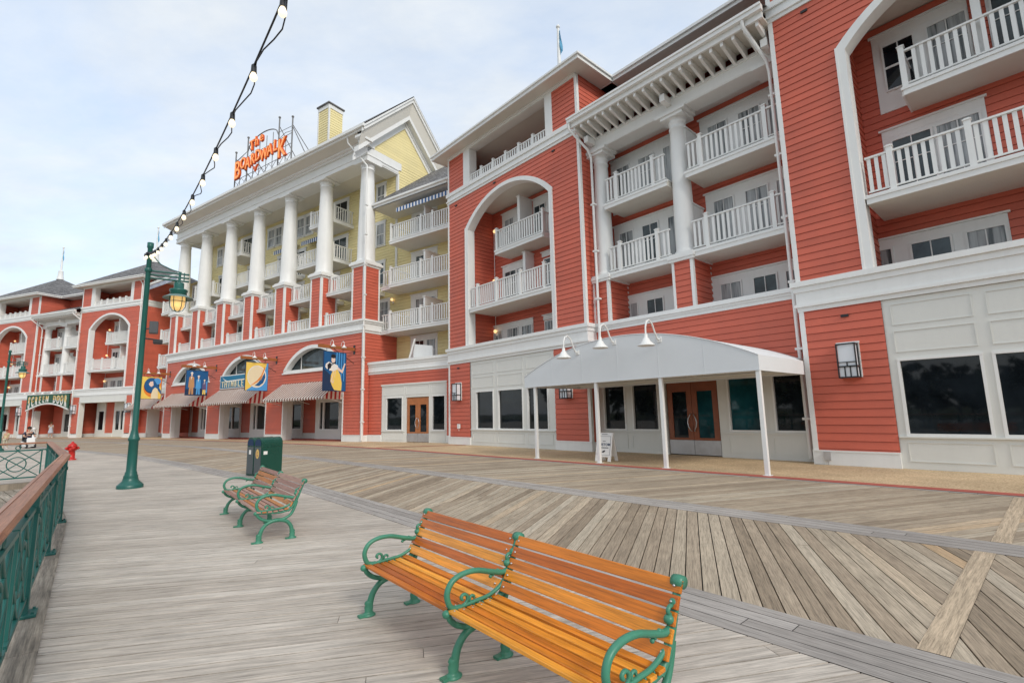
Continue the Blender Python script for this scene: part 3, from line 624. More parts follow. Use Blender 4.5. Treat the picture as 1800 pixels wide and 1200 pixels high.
# ------------------------------------------------------------------ wing B: yellow colonnade block
def yellow_block():
    r = froot('hotel_building', 'B', 0, 0, 'pale yellow hotel block with seven tall white columns on red piers and a gable', 'building', 'hotel wings along the boardwalk')
    cols = [-.64, -5.2, -9.7, -14.2, -18.65, -23.1, -27.4]; XL = -28.0; yb = 2.9
    ops = [(-8.7, -1.82), (-17.65, -10.8), (-26.4, -19.75)]
    mb = MB()
    edges = [(-1.82, -.1), (-10.8, -8.7), (-19.75, -17.65), (-27.9, -26.4)]
    for a, b in edges: clap(mb, a, b, .4, 3.2)
    # upper wall with three segmental arches
    bays = [(-9.75, -.1), (-18.7, -9.75), (-27.9, -18.7)]
    arcs = []
    for (a, b), cx in zip(bays, (-5.3, -14.25, -23.1)):
        ai, Ri, zi = arc_pts(cx, 3.1, 5.0, 6.42); ao, Ro, zo = arc_pts(cx, 3.42, 5.0, 6.66); arcs.append((cx, ai, ao))
        clap(mb, a, b, 3.2, 6.97, 0, (), (cx, 3.2, 4.95, 5.0, (3.25**2+1.5**2)/3.0, 6.53-(3.25**2+1.5**2)/3.0))
    clap_side(mb, -.0, 1, .1, 3.4, .4, 6.97); clap_side(mb, XL, -1, .1, 3.4, .4, 6.97)
    for c in cols:   # red piers standing on the ledge
        clap(mb, c-.48, c+.48, 7.85, 11.45, 0); clap_side(mb, c+.6, 1, .12, 1.25, 7.85, 11.45); clap_side(mb, c-.6, -1, .12, 1.25, 7.85, 11.45)
    mb.build('red_wall', RED, r)
    y = MB(); clap(y, XL+.1, -.1, 7.0, 19.3, yb); clap(y, -.1, 6.85, 4.3, 15.75, yb);  clap_side(y, XL, -1, yb, 9.5, 4, 20); clap_side(y, -.1, 1, yb, 4.2, 15.5, 20.0)
    # gable wall facing right: clapboards cut to the roof slope
    k = math.floor(19.6/PITCH); X = y.X; y.X = side_X(-.1, 1)
    def lim(z): return (max(.15, 3.5-(23.25-z)), 3.5+(23.25-z))
    z = k*PITCH
    while z < 23.2:
        a, b = max(z, 19.9), min(z+PITCH, 23.24); (l0, r0), (l1, r1) = lim(a), lim(b)
        if b > a: y.quad((l0, -.017, a), (r0, -.017, a), (r1, -.002, b), (l1, -.002, b), 0, random.random()); y.quad((l0, 0, a), (r0, 0, a), (r0, -.017, a), (l0, -.017, a))
        z += PITCH
    clap(y, 4.2, 8.0, 15.5, 19.9, 0)
    y.X = X; y.box(XL, -.12, 7.3, 7.4, 0, 20.5); y.build('yellow_wall', YEL, r)
    t = MB(); LB = [(6.97, 7.12, .06), (7.12, 7.22, .14), (7.22, 7.60, .05), (7.60, 7.72, .12), (7.72, 7.85, .20)]
    mould(t, XL, 0, 0, LB, 1)
    for z0, z1, p in LB: t.box(0, p, .4, 3.6, z0, z1); t.box(XL-p, XL, .4, 3.6, z0, z1)
    t.box(XL, 0, .05, yb, 7.0, 7.84)
    for x0, x1, z0, z1 in ((-.1, .03, .4, 6.97), (XL-.03, XL+.1, .4, 6.97)): t.box(x0, x1, -.04, .1, z0, z1)
    for c in cols:
        for s in (-1, 1): t.box(min(c+s*.48, c+s*.62), max(c+s*.48, c+s*.62), -.03, .12, 7.85, 11.45); t.box(min(c+s*.5, c+s*.62), max(c+s*.5, c+s*.62), 1.2, 1.32, 7.85, 11.45)
        t.box(c-.66, c+.66, -.07, 1.34, 11.45, 11.6); t.box(c-.78, c+.78, -.18, 1.45, 11.6, 11.76); t.box(c-.7, c+.7, -.1, 1.38, 11.76, 11.86)
    for a, b in edges: t.box(a-.06*(a > -27), b+.06*(b < -1), -.06, .3, 0, .38); t.box(a-.06, b+.06*(b < -1), -.08, .3, .38, .42)
    t.box(-.1, .06, -.06, 3.4, 0, .4)
    for a, b in ops:   # jambs of the shop openings
        t.box(a, a+.12, -.03, .3, .0, 3.2); t.box(b-.12, b, -.03, .3, 0, 3.2); t.box(a, b, 0, .3, 3.02, 3.2)
        t.box(a+.001, a+.10, .3, .75, 0, 3.2, 1); t.box(b-.10, b-.001, .3, .75, 0, 3.2, 1)
    for cx, ai, ao in arcs:
        for (a, b), (c, d) in zip(zip(ai, ai[1:]), zip(ao, ao[1:])):
            t.quad((a[0], -.07, a[1]), (b[0], -.07, b[1]), (d[0], -.07, d[1]), (c[0], -.07, c[1])); t.quad((c[0], -.07, c[1]), (d[0], -.07, d[1]), (d[0], .02, d[1]), (c[0], .02, c[1]))
            t.quad((b[0], -.07, b[1]), (a[0], -.07, a[1]), (a[0], .35, a[1]), (b[0], .35, b[1]))
        t.box(cx-3.42, cx+3.42, -.05, .3, 4.84, 5.0); t.box(cx-3.52, cx+3.52, -.10, .3, 4.74, 4.84)
        t.box(cx-1.9, cx-1.85, .36, .40, 5.0, 6.2)
    # entablature: architrave, frieze, big cornice
    ex0, ex1 = -28.15, -.0
    t.box(ex0, ex1, .02, 1.3, 19.02, 19.32); t.box(ex0-.04, ex1+.04, -.03, 1.34, 19.32, 19.40); t.box(ex0+.02, ex1-.02, .04, 1.28, 19.40, 19.95)
    t.box(ex1-1.25, ex1-.02, 1.28, yb, 19.0, 19.3); t.box(ex1-1.2, ex1+.03, 1.3, yb+.02, 19.3, 19.42); t.box(ex1-1.2, ex1-.03, 1.28, yb+.3, 19.42, 19.96); t.box(ex0, ex0+1.2, 1.28, yb, 19.0, 19.4)
    for z0, z1, p in ((19.95, 20.08, .12), (20.08, 20.2, .3)): t.box(ex0-p, ex1+.04, -p, .6, z0, z1)
    t.add([(ex0-.3, -.3, 20.2), (ex1+.05, -.3, 20.2), (ex1+.05, -1.0, 20.42), (ex0-.3, -1.0, 20.42)], [(3, 2, 1, 0)], 2)
    t.box(ex0-.4, ex1+.9, -1.05, -.96, 20.38, 20.56); t.box(ex0-.4, ex1+.95, -1.2, -1.03, 20.52, 20.72)
    t.box(ex0, ex1-.02, .05, yb, 19.06, 19.12, 2)
    t.box(ex1-.02, ex1+.3, -.8, .0, 19.82, 20.0); t.box(ex1-.02, ex1+.55, -1.05, .0, 20.0, 20.16)   # cornice return under the rake
    t.box(-.22, -.02, yb-.06, yb+.08, 12, 19.1)
    # raking boards on the gable, soffit of the verge
    for s in (-1, 1):
        def P(d, x, off): return (x, 3.5+s*d, 25.2-.985*d-off)
        D0, D1 = 0, 4.62
        for xa, xb, o0, o1, m in ((-.12, -.02, 1.80, 2.25, 0), (-.02, .06, 1.7, 1.92, 0), (.02, .45, 1.35, 1.7, 0), (.72, .82, .06, .44, 0), (.68, .90, .03, .18, 0)):
            t.add([P(D0, xa, o0), P(D0, xb, o0), P(D0, xb, o1), P(D0, xa, o1), P(D1, xa, o0), P(D1, xb, o0), P(D1, xb, o1), P(D1, xa, o1)],
                  [(0, 1, 2, 3), (7, 6, 5, 4), (0, 4, 5, 1), (1, 5, 6, 2), (2, 6, 7, 3), (3, 7, 4, 0)], m)
        a = [P(0, .45, 1.36), P(0, .73, .43), P(4.62, .73, .43), P(4.62, .45, 1.36)]; t.quad(*a, 2)
    t.build('trim', [WHITE, CREAM, SOFF], r)
    f = MB(); L = math.hypot(4.7, 4.7)
    f.add([(-28.5, -1.12, 20.70), (.88, -1.12, 20.70), (.88, 3.5, 25.25), (-28.5, 3.5, 25.25)], [(0, 1, 2, 3)], 0, [(0, 0, 0), (29, 0, 0), (29, L, 0), (0, L, 0)])
    f.add([(-28.5, 8.12, 20.70), (.88, 8.12, 20.70), (.88, 3.5, 25.25), (-28.5, 3.5, 25.25)], [(3, 2, 1, 0)], 0, [(0, 0, 1), (29, 0, 1), (29, L, 1), (0, L, 1)])
    ro = f.build('roof', SHIN, r)
    c = MB(); cx0, cx1, cy0, cy1 = -8.55, -7.2, 2.0, 3.3
    clap(c, cx0, cx1, 22, 27.0, cy0); clap_side(c, cx1, 1, cy0, cy1, 22, 27.0); clap_side(c, cx0, -1, cy0, cy1, 22, 27.0); c.box(cx0, cx1, cy1, cy1+.02, 22, 27)
    for x in (cx0, cx1): c.box(x-.06, x+.06, cy0-.04, cy0+.08, 22, 26.7, 1)
    c.box(cx0-.05, cx1+.05, cy0-.05, cy1+.05, 26.65, 27.0, 1); c.box(cx0-.14, cx1+.14, cy0-.14, cy1+.14, 27.0, 27.12, 2); c.build('chimney', [YEL, WHITE, SHIN], ro)
    for cc in cols: column(r, cc, .62, 11.86, 19.02, .60, .43)
    # porch balconies and their doors
    for a, b in zip(cols[1:], cols): balcony(r, a+.62, b-.62, .45, yb, 10.35, '', [.4, b-a-1.74], sp=.2)
    for a, b in zip(cols[1:], cols):
        rr = MB(); rail_line(rr, (a+.62, .3), (b-.62, .3), 7.86, .85, [.3, b-a-1.54], .2); rr.build('railing', WHITE, r)
    for x0, x1, zt in ((-9.6, -4.9, 13.25), (-14.9, -11.2, 13.25), (-20.6, -16.0, 13.25), (-26, -22.5, 13.25), (-7.75, -4.9, 16.25), (-20.6, -17.8, 16.25)): balcony(r, x0, x1, 1.05, yb, zt, 'LR', sp=.2)
    for zf, xs in ((7.9, (-3.4, -7.6, -12.3, -16.9, -21.2, -25.6)), (10.35, (-3.2, -7.4, -12.0, -16.6, -21, -25.4)), (13.25, (-6.5, -8.4, -11.9, -14.0, -18.9, -24.2)), (16.25, (-6.5, -20.2))):
        for x in xs: win(r, x-.85, x+.85, zf, zf+2.3, yb-.02, 'door', random.choice([CURT, GLASSU, GLASS]), .14)
    for x in (-11.75, -10.6, -16.2, -15.05, -25.2): win(r, x-.46, x+.46, 16.85, 18.5, yb-.02, 'dh', random.choice([CURT, GLASSU]), .12)
    for x in (-24.6,): win(r, x-.42, x+.42, 13.9, 15.5, yb-.02, 'dh', CURT, .12)
    for x, z in ((-1.78, 17.0), (-1.78, 14.0), (-1.75, 11.0)): win(r, x-.36, x+.36, z, z+1.65, yb-.02, 'dh', random.choice([GLASSU, CURT]), .12)
    win(r, -1.7, -.85, 7.9, 9.7, yb-.02, 'door', CURT, .12); globe_light(r, -.35, yb-.03, 9.65)
    for x0, x1 in ((-14.6, -11.9), (-10.6, -8.3)):
        aw = MB(); aw.add([(x0, yb-.05, 16.2), (x1, yb-.05, 16.2), (x1, yb-.7, 15.95), (x0, yb-.7, 15.95)], [(3, 2, 1, 0)]); aw.box(x0, x1, yb-.72, yb-.70, 15.62, 15.95); aw.build('balcony_awning', BSTRIPE, r)
    # shop fronts set back under the piers
    s = MB(); q = MB()
    q.box(XL+.2, -.2, .31, 3.3, 3.2, 3.26); q.box(XL+.2, -.2, .02, 3.3, -.02, .006, 1); q.box(XL+.2, -.2, 3.2, 3.3, 0, 3.2, 2)
    for i, (a, b) in enumerate(ops):
        x0 = b+1.82
        h1 = (x0-12.2, x0-11.0, .75, 2.62); h1b = (x0-10.9, x0-9.7, .75, 2.62); hs = [h for h in (h1, h1b) if h[0] > XL+.2]
        panelwall(s, max(XL+.15, x0-12.5), x0-9.55, 0, 3.2, 2.2, hs)
        for hh in hs: fixed(r, hh, 2.2)
        clap(q, x0-9.55, x0-7.55, .42, 3.2, 2.3, m=2); s.box(x0-9.55, x0-7.55, 2.24, 2.34, 0, .42)
        h2 = [(x0-6.95, x0-6.6, .72, 2.66), (x0-6.45, x0-4.75, .72, 2.66)]; panelwall(s, x0-7.2, x0-4.5, 0, 3.2, 1.9, h2); s.box(x0-7.55, x0-7.45, 1.95, 2.4, 0, 3.2); s.box(x0-7.45, x0-7.2, 1.9, 2.1, 0, 3.2); s.box(x0-4.6, x0-4.5, 2.04, 2.4, 0, 3.2)
        for hh in h2: fixed(r, hh, 1.9)
        clap(q, x0-4.5, x0-3.5, .42, 3.2, 2.3, m=2); s.box(x0-4.5, x0-3.5, 2.24, 2.34, 0, .42)
    for cx, ai, ao in arcs: q.box(cx-3.2, cx+3.2, .42, .46, 4.95, 6.6, 3)
    s.build('shopfront', CREAM, r); q.build('recess_wall', [SOFF, KERB, RED, GLASSU], r)
    downspout(r, [(-.9, -1.0, 20.5), (-.9, -.9, 20.0), (.14, -.12, 18.4), (.14, -.12, 17.6), (.14, -.12, .1)])
    return r
yblk = yellow_block()
def link(X0, X1, label, mirror=False):
    r = froot('hotel_building', 'B', X0, .47, label, 'building', 'hotel wings along the boardwalk'); w = X1-X0; ybk = 2.9-.47
    mb = MB(); panel0, panel1 = 1.28, 6.65
    clap(mb, .1, panel0, .41, 4.25); clap(mb, panel0, w, 3.49, 4.25); clap(mb, panel1, w, .41, 3.49); mb.build('red_wall', RED, r)
    t = MB(); mould(t, .03, w, 0, [(4.22, 4.36, .04), (4.36, 4.44, .09), (4.44, 4.72, .045), (4.72, 4.86, .08), (4.86, 5.02, .14)])
    t.box(.05, w, .1, ybk, 4.3, 4.4); t.box(.1, panel0, -.05, .1, 0, .41); t.box(panel1, w, -.05, .1, 0, .41)
    t.box(-.0, w-.3, .16, .24, 15.62, 15.82); t.box(-.28, w, .06, .22, 15.8, 15.93)
    t.build('trim', WHITE, r)
    s = MB(); holes = [(1.72, 3.08, .74, 2.65), (5.55, 6.5, .74, 2.65), (3.42, 5.27, -.01, 2.66)]
    panelwall(s, panel0, panel1, 0, 3.49, .0, holes); s.box(panel0-.04, panel1+.03, -.05, .1, 3.42, 3.52)
    for a, c, z0, z1 in ((1.45, 3.25, .12, .56), (5.45, 6.55, .12, .56), (1.45, 3.25, 2.82, 3.34), (3.4, 5.3, 2.82, 3.34), (5.45, 6.55, 2.82, 3.34)): panel_lines(s, a, c, z0, z1, 0)
    s.box(1.3, 3.3, -.05, 0, .62, .67); s.box(5.4, 6.6, -.05, 0, .62, .67); s.build('shopfront', CREAM, r)
    for hh in holes[:2]: fixed(r, hh, 0.)
    doubledoor(r, 3.46, 5.23, 2.62, .05, DOORO)
    for zt in (7.2, 10.22, 13.2): 
        balcony(r, 1.15, w-.05, .62, ybk, zt, 'LR' if 0 else 'L', [0, 2.75, 3.75, w-1.35], sp=.19)
        h = MB(); h.box(4.05, 4.2, .8, ybk, zt, zt+1.75); h.box(4.0, 4.25, .75, ybk, zt+1.75, zt+1.8); h.build('divider', WHITE, r)
    for zf in (4.35, 7.22, 10.24, 13.22):
        win(r, 1.86, 2.6, zf, zf+2.2, ybk-.02, 'door', random.choice([CURT, GLASSU, GLASS]), .0); win(r, 2.88, 3.62, zf, zf+2.2, ybk-.02, 'door', CURT, 0)
        h = MB(); header(h, 1.3, 3.85, zf+2.55, ybk, zf); h.build('window_surround', WHITE, r)
    for zt in (7.2, 10.22):   # short side balconies in the corner by the block
        b2 = balcony(r, .02-.0, 1.05, .95, ybk, zt+.02, '', [], sp=.19)
    f = MB(); L = math.hypot(4.5, 3.2)
    f.add([(-.25, -.05+.18, 15.95), (w, .13, 15.95), (w, 6.6, 21.2), (-.1, 6.6, 21.2)], [(0, 1, 2, 3)], 0, [(0, 0, 0), (w, 0, 0), (w, L, 0), (0, L, 0)]); ro = f.build('roof', SHIN, r)
    q = MB(); q.box(-.2, w, .16, ybk, 15.62, 15.66); q.build('porch_ceiling', SOFF, r)
    aw = MB(); aw.add([(2.0, 1.3, 15.5), (w-.15, 1.3, 15.5), (w-.15, .35, 15.2), (2.0, .35, 15.2)], [(3, 2, 1, 0)]); aw.box(2.0, w-.15, .33, .35, 14.92, 15.2); aw.build('balcony_awning', BSTRIPE, r)
    pt = MB(); pt.quad((3.0, .5, 4.9), (3.55, .5, 6.3), (3.65, .55, 6.3), (3.1, .55, 4.9)); pt.add([(3.5, .5, 5.0), (5.1, .5, 5.0), (5.1, .5, 5.72), (3.6, .5, 5.95)], [(0, 1, 2, 3)]); pt.box(3.5, 5.1, .51, .56, 4.9, 5.6); pt.build('privacy_panel', WHITE, r)
    return r
link(0.0, 6.85, 'low red shopfront under yellow balconied wall, right of the yellow columned block')
# small link on the far side of the yellow block
def farlink():
    r = froot('hotel_building', 'B', -36.5, .6, 'narrow hotel link with white balconies left of the yellow columned block', 'building', 'hotel wings along the boardwalk'); w = 8.5
    mb = MB(); clap(mb, 0, 3.4, .4, 4.25); clap(mb, 3.4, 8.4, 3.2, 4.25); clap(mb, 6.6, 7.4, .4, 3.2); mb.build('red_wall', RED, r)
    t = MB(); mould(t, 0, w, 0, [(4.22, 4.44, .06), (4.44, 4.72, .045), (4.72, 5.02, .13)]); t.box(0, 3.5, -.05, .1, 0, .4); t.box(3.4, 3.5, -.05, 1, .0, 3.2); t.box(7.4, 8.45, -.06, .6, 0, 3.2); t.box(0, w, .1, 2.3, 4.3, 4.4); t.box(3.4, 8.4, .0, 2.4, 3.2, 3.26); t.build('trim', WHITE, r)
    mb = MB(); clap(mb, 0, w, 4.3, 16, 2.3); mb.build('yellow_wall', YEL, r)
    q = MB(); q.box(3.5, 8.5, 2.0, 2.1, 0, 3.2); q.build('recess_wall', RED, r)
    for zt in (4.6, 7.0, 9.5, 12.4): balcony(r, 5.1, w-.5, -.1, 2.3, zt, 'LR', sp=.22)
    for zf in (4.6, 7.22, 10.24, 13.22): win(r, 3.0, 4.6, zf, zf+2.2, 2.28, 'door', CURT, .14); win(r, 6.0, 7.4, zf, zf+2.2, 2.28, 'door', CURT, .14)
    f = MB(); f.add([(0, -.3, 16.0), (w+.3, -.3, 16.0), (w+.3, 4.6, 19.3), (0, 4.6, 19.3)], [(0, 1, 2, 3)], 0, [(0, 0, 0), (w, 0, 0), (w, 5, 0), (0, 5, 0)]); f.build('roof', SHIN, r)
    t = MB(); t.box(0, w+.3, -.4, -.3, 15.75, 16.0); t.box(1, w, -.35, -.32, 15.3, 15.7, 1); t.build('fascia', [WHITE, BSTRIPE], r)
farlink()

# ------------------------------------------------------------------ shop awnings and projecting banners on the yellow block
for (x0, x1), lab in zip(((-9.0, -1.95), (-17.95, -10.95), (-26.75, -19.9), (-35.4, -29.0)), (
        'red and cream striped awning under the dancer banner, most clearly striped', 'striped awning below the blue shop sign and round-bowl banner',
        'striped awning below the banner of three men in hats', 'plain-looking awning under the leftmost banner, behind the lamp post')):
    r = froot('shop_awning', 'B', (x0+x1)/2, 0, lab, 'awning', 'striped awnings over the shop doors', 0); h = (x1-x0)/2; D = 1.4 if x0 > -28 else 1.1
    yo = 0 if x0 > -28 else .45
    mb = MB(); zt, zf = 4.03, 2.9
    mb.add([(-h+.28, yo-.02, zt), (h-.28, yo-.02, zt), (h, yo-D, zf), (-h, yo-D, zf)], [(3, 2, 1, 0)])
    n = int(2*h/.30)
    for i in range(n):
        a, b = -h+i*2*h/n, -h+(i+1)*2*h/n; mb.add([(a, yo-D, zf), (b, yo-D, zf), (b, yo-D, zf-.13), ((a+b)/2, yo-D, zf-.2), (a, yo-D, zf-.13)], [(0, 4, 3, 2, 1)])
    mb.build('canvas_top', STRIPE, r)
    for s in (-1, 1):
        mb = MB(); mb.add([(s*(h-.28), yo-.02, zt), (s*h, yo-D, zf), (s*h, yo-D, zf-.17), (s*(h-.04), yo-.02, zf-.17)], [(0, 1, 2, 3)]); mb.build('canvas_side', STRIPE2, r)
    fr = MB(); fr.tube([(-h+.02, yo-D+.02, zf-.02), (h-.02, yo-D+.02, zf-.02)], .025, 6)
    for s in (-1, 0, 1): fr.tube([(s*(h-.05), yo-D+.03, zf-.03), (s*(h-.05), yo-.01, zf-.4)], .02, 6); fr.tube([(s*(h-.3), yo-.03, zt-.01), (s*(h-.05), yo-D+.02, zf-.02)], .02, 6)
    fr.build('frame', WHITE, r)

def ell(cx, cz, rx, rz, n=24, a0=0, a1=360): return [(cx+rx*math.cos(R(a0+(a1-a0)*i/n)), cz+rz*math.sin(R(a0+(a1-a0)*i/n))) for i in range(n+1 if a1-a0 < 360 else n)]
def banner(X, zb, label, art):
    """projects square from the wall; local frame: the board hangs in the plane x=0, its face looks along +x. art coords u 0..1 (outer edge to wall), v 0..1 up"""
    r = froot('hanging_banner', 'B', X, 0, label, 'banner', 'banners on wooden brackets')
    mb = MB(); mb.tint = .5
    X0 = mb.X; mb.X = Matrix.Translation((0, .02, 0)) @ Matrix.Rotation(R(-90), 4, 'Z'); mb.wbox(2.72, -.06, .06, 5.82, 6.02, .4, 1); mb.X = X0
    o = mb.build('wooden_bracket', BEAMW, r)
    mb = MB(); mb.box(-.09, .09, -.03, .0, 5.6, 6.2); mb.tube([(0, -.03, 5.0), (0, -1.6, 5.82)], .02, 6); mb.tube([(0, -.9, 5.83), (0, -.9, 5.6)], .015, 6); mb.tube([(0, -2.1, 5.83), (0, -2.1, 5.6)], .015, 6); mb.build('ironwork', DARK, r)
    y0, y1, z1 = -2.3, -.68, 5.6
    bd = MB(); bd.box(-.035, .035, y0-.03, y1+.03, zb-.03, z1+.03, 0)
    def P(u, v): return (y0+(y1-y0)*u, zb+(z1-zb)*v)
    mats = [A_NAVY]; lay = 0
    for mat, pts in art:
        if mat not in mats: mats.append(mat)
        lay += 1
        for s in (1, -1): bd.add([(s*(.036+.0022*lay), *P(u, v)) for u, v in pts], [tuple(range(len(pts))) if s > 0 else tuple(reversed(range(len(pts))))], mats.index(mat))
    bd.build('painted_board', mats, r)
    for yy in (-1.1, -1.9):
        l = MB(); l.tube([(.05, yy, 6.0), (.12, yy, 6.25), (.25, yy, 6.33), (.36, yy, 6.22), (.36, yy, 6.08)], .016, 6); l.lathe([(.03, 6.08), (.05, 6.02), (.17, 5.9), (.165, 5.89)], 14, 0, (.36, yy)); l.build('lamp', WHITE, r)
    return r
SQ = [(0, 0), (1, 0), (1, 1), (0, 1)]
def man(cx, z0, h, coat, hat, legs):
    w = h*.2
    return [(legs, [(cx-w*.55, z0), (cx-w*.1, z0), (cx, z0+h*.38), (cx+w*.15, z0), (cx+w*.6, z0), (cx+w*.5, z0+h*.5), (cx-w*.45, z0+h*.5)]),
            (coat, [(cx-w*.75, z0+h*.3), (cx+w*.8, z0+h*.3), (cx+w*.6, z0+h*.74), (cx+w*.2, z0+h*.8), (cx-w*.2, z0+h*.8), (cx-w*.62, z0+h*.73)]),
            (A_WHT, [(cx-w*.12, z0+h*.62), (cx+w*.14, z0+h*.78), (cx-w*.14, z0+h*.78)]), (A_SKIN, ell(cx, z0+h*.86, w*.22, h*.06, 12)), (hat, ell(cx, z0+h*.925, w*.42, h*.02, 12)), (hat, ell(cx, z0+h*.94, w*.24, h*.04, 12))]
art1 = [(A_BLUE, SQ)] + [(A_LBL, [(.52+i*.12, .25), (.56+i*.12, .25), (.60+i*.11, 1), (.55+i*.11, 1)]) for i in range(4)] + [(A_NAVY, [(0, 0), (.5, 0), (.4, .35), (0, .55)]),
        (A_YEL, [(.48, .02), (.80, .0), (.82, .2), (.74, .42), (.60, .56), (.42, .56), (.32, .40), (.30, .24), (.38, .12)]), (A_SKIN, [(.30, .24), (.40, .42), (.42, .6), (.55, .62), (.5, .4), (.42, .18)]), (A_YEL, [(.36, .2), (.46, .3), (.50, .52), (.44, .5)]),
        (A_WHT, [(.22, .52), (.40, .50), (.62, .56), (.62, .66), (.44, .70), (.30, .62)]), (A_SKIN, [(.6, .54), (.84, .46), (.97, .72), (.92, .73), (.80, .54), (.62, .62)]), (A_WHT, [(.05, .6), (.14, .54), (.3, .62), (.38, .7), (.2, .74), (.07, .68)]),
        (A_BLK, [(.16, .55), (.30, .58), (.34, .68), (.24, .72), (.14, .66)]), (A_SKIN, ell(.40, .80, .09, .09, 14)), (A_BLK, ell(.40, .89, .11, .055, 12)), (A_BLK, [(.36, .68), (.52, .72), (.52, .75), (.36, .71)])]
art2 = [(A_YEL, SQ), (A_LBL, [(.05, 0), (1, 0), (1, 1), (.94, 1), (.80, .55), (.55, .3)]), (A_WHT, ell(.5, .5, .43, .40, 32)), (A_CRM, ell(.5, .5, .40, .37, 32)), (A_BLUE, [(.42, .17), (.62, .16), (.80, .28), (.89, .48), (.86, .66), (.72, .46), (.58, .30)]),
        (A_ORG, [(.24, .16), (.56, .32), (.74, .52), (.86, .82), (.84, .88), (.70, .56), (.52, .36), (.24, .18)]), (A_TAN, [(.6, .36), (.7, .38), (.76, .5), (.68, .5)])]
art3 = [(A_BLUE, SQ), (A_NAVY, [(0, 0), (1, 0), (1, .30), (0, .24)]), (A_LBL, [(.8, .1), (1, .1), (1, .6), (.86, .5)])] + man(.24, .03, .93, A_TAN, A_WHT, A_TAN) + man(.56, .03, .80, A_LBL, A_WHT, A_LBL) + man(.84, .03, .64, A_PUR, A_CRM, A_YEL)
art4 = [(A_YEL, SQ), (A_ORG, ell(.62, .5, .5, .44, 24, 60, 290)), (A_NAVY, ell(.52, .60, .38, .36, 24)), (A_BLUE, ell(.50, .62, .34, .33, 24)), (A_ORG, [(.55, 1), (1, .92), (1, .45), (.86, .75)]), (A_LBL, ell(.76, .80, .2, .15, 16)), (A_BLUE, [(.55, .95), (.72, .72), (.98, .38), (1, .2), (.78, .45), (.56, .78)]),
        (A_SKIN, [(.44, .78), (.56, .80), (.60, .62), (.50, .54), (.40, .60), (.36, .68)]), (A_CRM, [(.52, .0), (.86, .0), (.82, .44), (.68, .52), (.58, .42), (.50, .2)])]
banner(-.85, 3.2, 'blue banner with dancing woman in yellow, nearest the right corner', art1)
banner(-9.7, 3.6, 'yellow and blue banner with big cream disc beside the shop sign', art2)
banner(-18.6, 3.6, 'blue banner with three men in coats and hats', art3)
banner(-27.2, 3.6, 'yellow and orange banner with woman in blue hat, beside the lamp post', art4)
# blue shop sign
r = froot('shop_sign', 'B', -15.0, -.12, 'blue shop sign with white lettering above the middle striped awning', 'sign', None, 4.05)
mb = MB(); mb.box(-2.65, 2.65, .0, .06, 0, 1.12); mb.build('board', A_WHT, r)
mb = MB(); mb.box(-2.57, 2.57, -.012, .0, .07, 1.05); mb.add([(-2.3, -.018, .95), (-1.6, -.018, .55), (2.3, -.018, .66), (2.3, -.018, .74), (-1.5, -.018, .66)], [(0, 1, 2, 3, 4)], 1); mb.build('panel', [SBLUE, A_WHT], r)
mb = MB()
for i, ch in enumerate('THIMBLES'): textmesh(mb, ch, .70 + .06*math.sin(i*1.3), .012, Matrix.Translation((-2.15+i*.50, -.03, .14)) @ UPR @ Matrix.Diagonal((.85, 1, 1, 1)), 0, 'CENTER', .012)
textmesh(mb, '&', .8, .012, Matrix.Translation((2.1, -.03, .25)) @ UPR, 0, 'CENTER', .01); mb.build('lettering', A_CRM, r)
# rooftop sign
r = froot('rooftop_sign', 'B', -11.9, -.75, 'orange lettered sign on iron lattice standing on the yellow block roof edge', 'sign', None, 20.75)
mb = MB(); posts = [(-4.1, 3.5), (-2.25, 4.25), (2.3, 4.4), (4.1, 3.8)]
for x, h in posts: mb.tube([(x, 0, 0), (x, 0, h)], .055, 8); mb.ball((x, 0, h+.06), .1); mb.tube([(x, .0, h*.85), (x, 1.6, 1.6)], .03, 6)
for x in (-3.3, -1.3, -.4, .6, 1.5, 3.3): mb.tube([(x, 0, 0), (x, 0, 3.5 if abs(x) < 2.5 else 2.6)], .03, 6)
for z in (.35, .95, 1.7, 2.55): mb.tube([(-4.1, 0, z), (4.1, 0, z)], .022, 6)
mb.tube([(x*2.25+.0, 0, 3.0+1.0*math.sqrt(max(0, 1-x*x))) for x in [-1+2*i/16 for i in range(17)]], .045, 6)
for a, b in ((-4.1, -2.25), (2.3, 4.1)):
    mb.tube([(a, 0, 2.6), ((a+b)/2, 0, 2.85), (b, 0, 3.1 if a < 0 else 2.7)], .02, 6); mb.tube([(a, 0, 3.2 if a > 0 else 2.7), (b, 0, 3.1)], .02, 6)
for i in range(8):
    x = -4.1+i*8.2/8; mb.tube([(x, 0, .05), (x+1.02, 0, .93)], .018, 5); mb.tube([(x+1.02, 0, .05), (x, 0, .93)], .018, 5)
mb.tube([(4.1, 0, 3.1), (5.9, .1, .1)], .035, 6); mb.build('iron_lattice', paint('grey_iron', (.20, .20, .20), .5, .2, 3), r)
mb = MB(); wd = 'BOARDWALK'; xs = [-3.45, -2.6, -1.85, -1.1, -.35, .55, 1.4, 2.15, 3.05]
for i, ch in enumerate(wd):
    big = i in (0, 8); sz = 2.2 if big else 1.35; z = .95 + (.0 if big else .55) + .12*math.sin(i*2.1)
    for lay, (bo, mm, yo) in enumerate(((.06, 0, -.12), (.0, 1, -.205))): textmesh(mb, ch, sz, .07 if lay == 0 else .012, Matrix.Translation((xs[i], yo, z)) @ UPR @ Matrix.Diagonal((.78, 1, 1, 1)), mm, 'CENTER', bo)
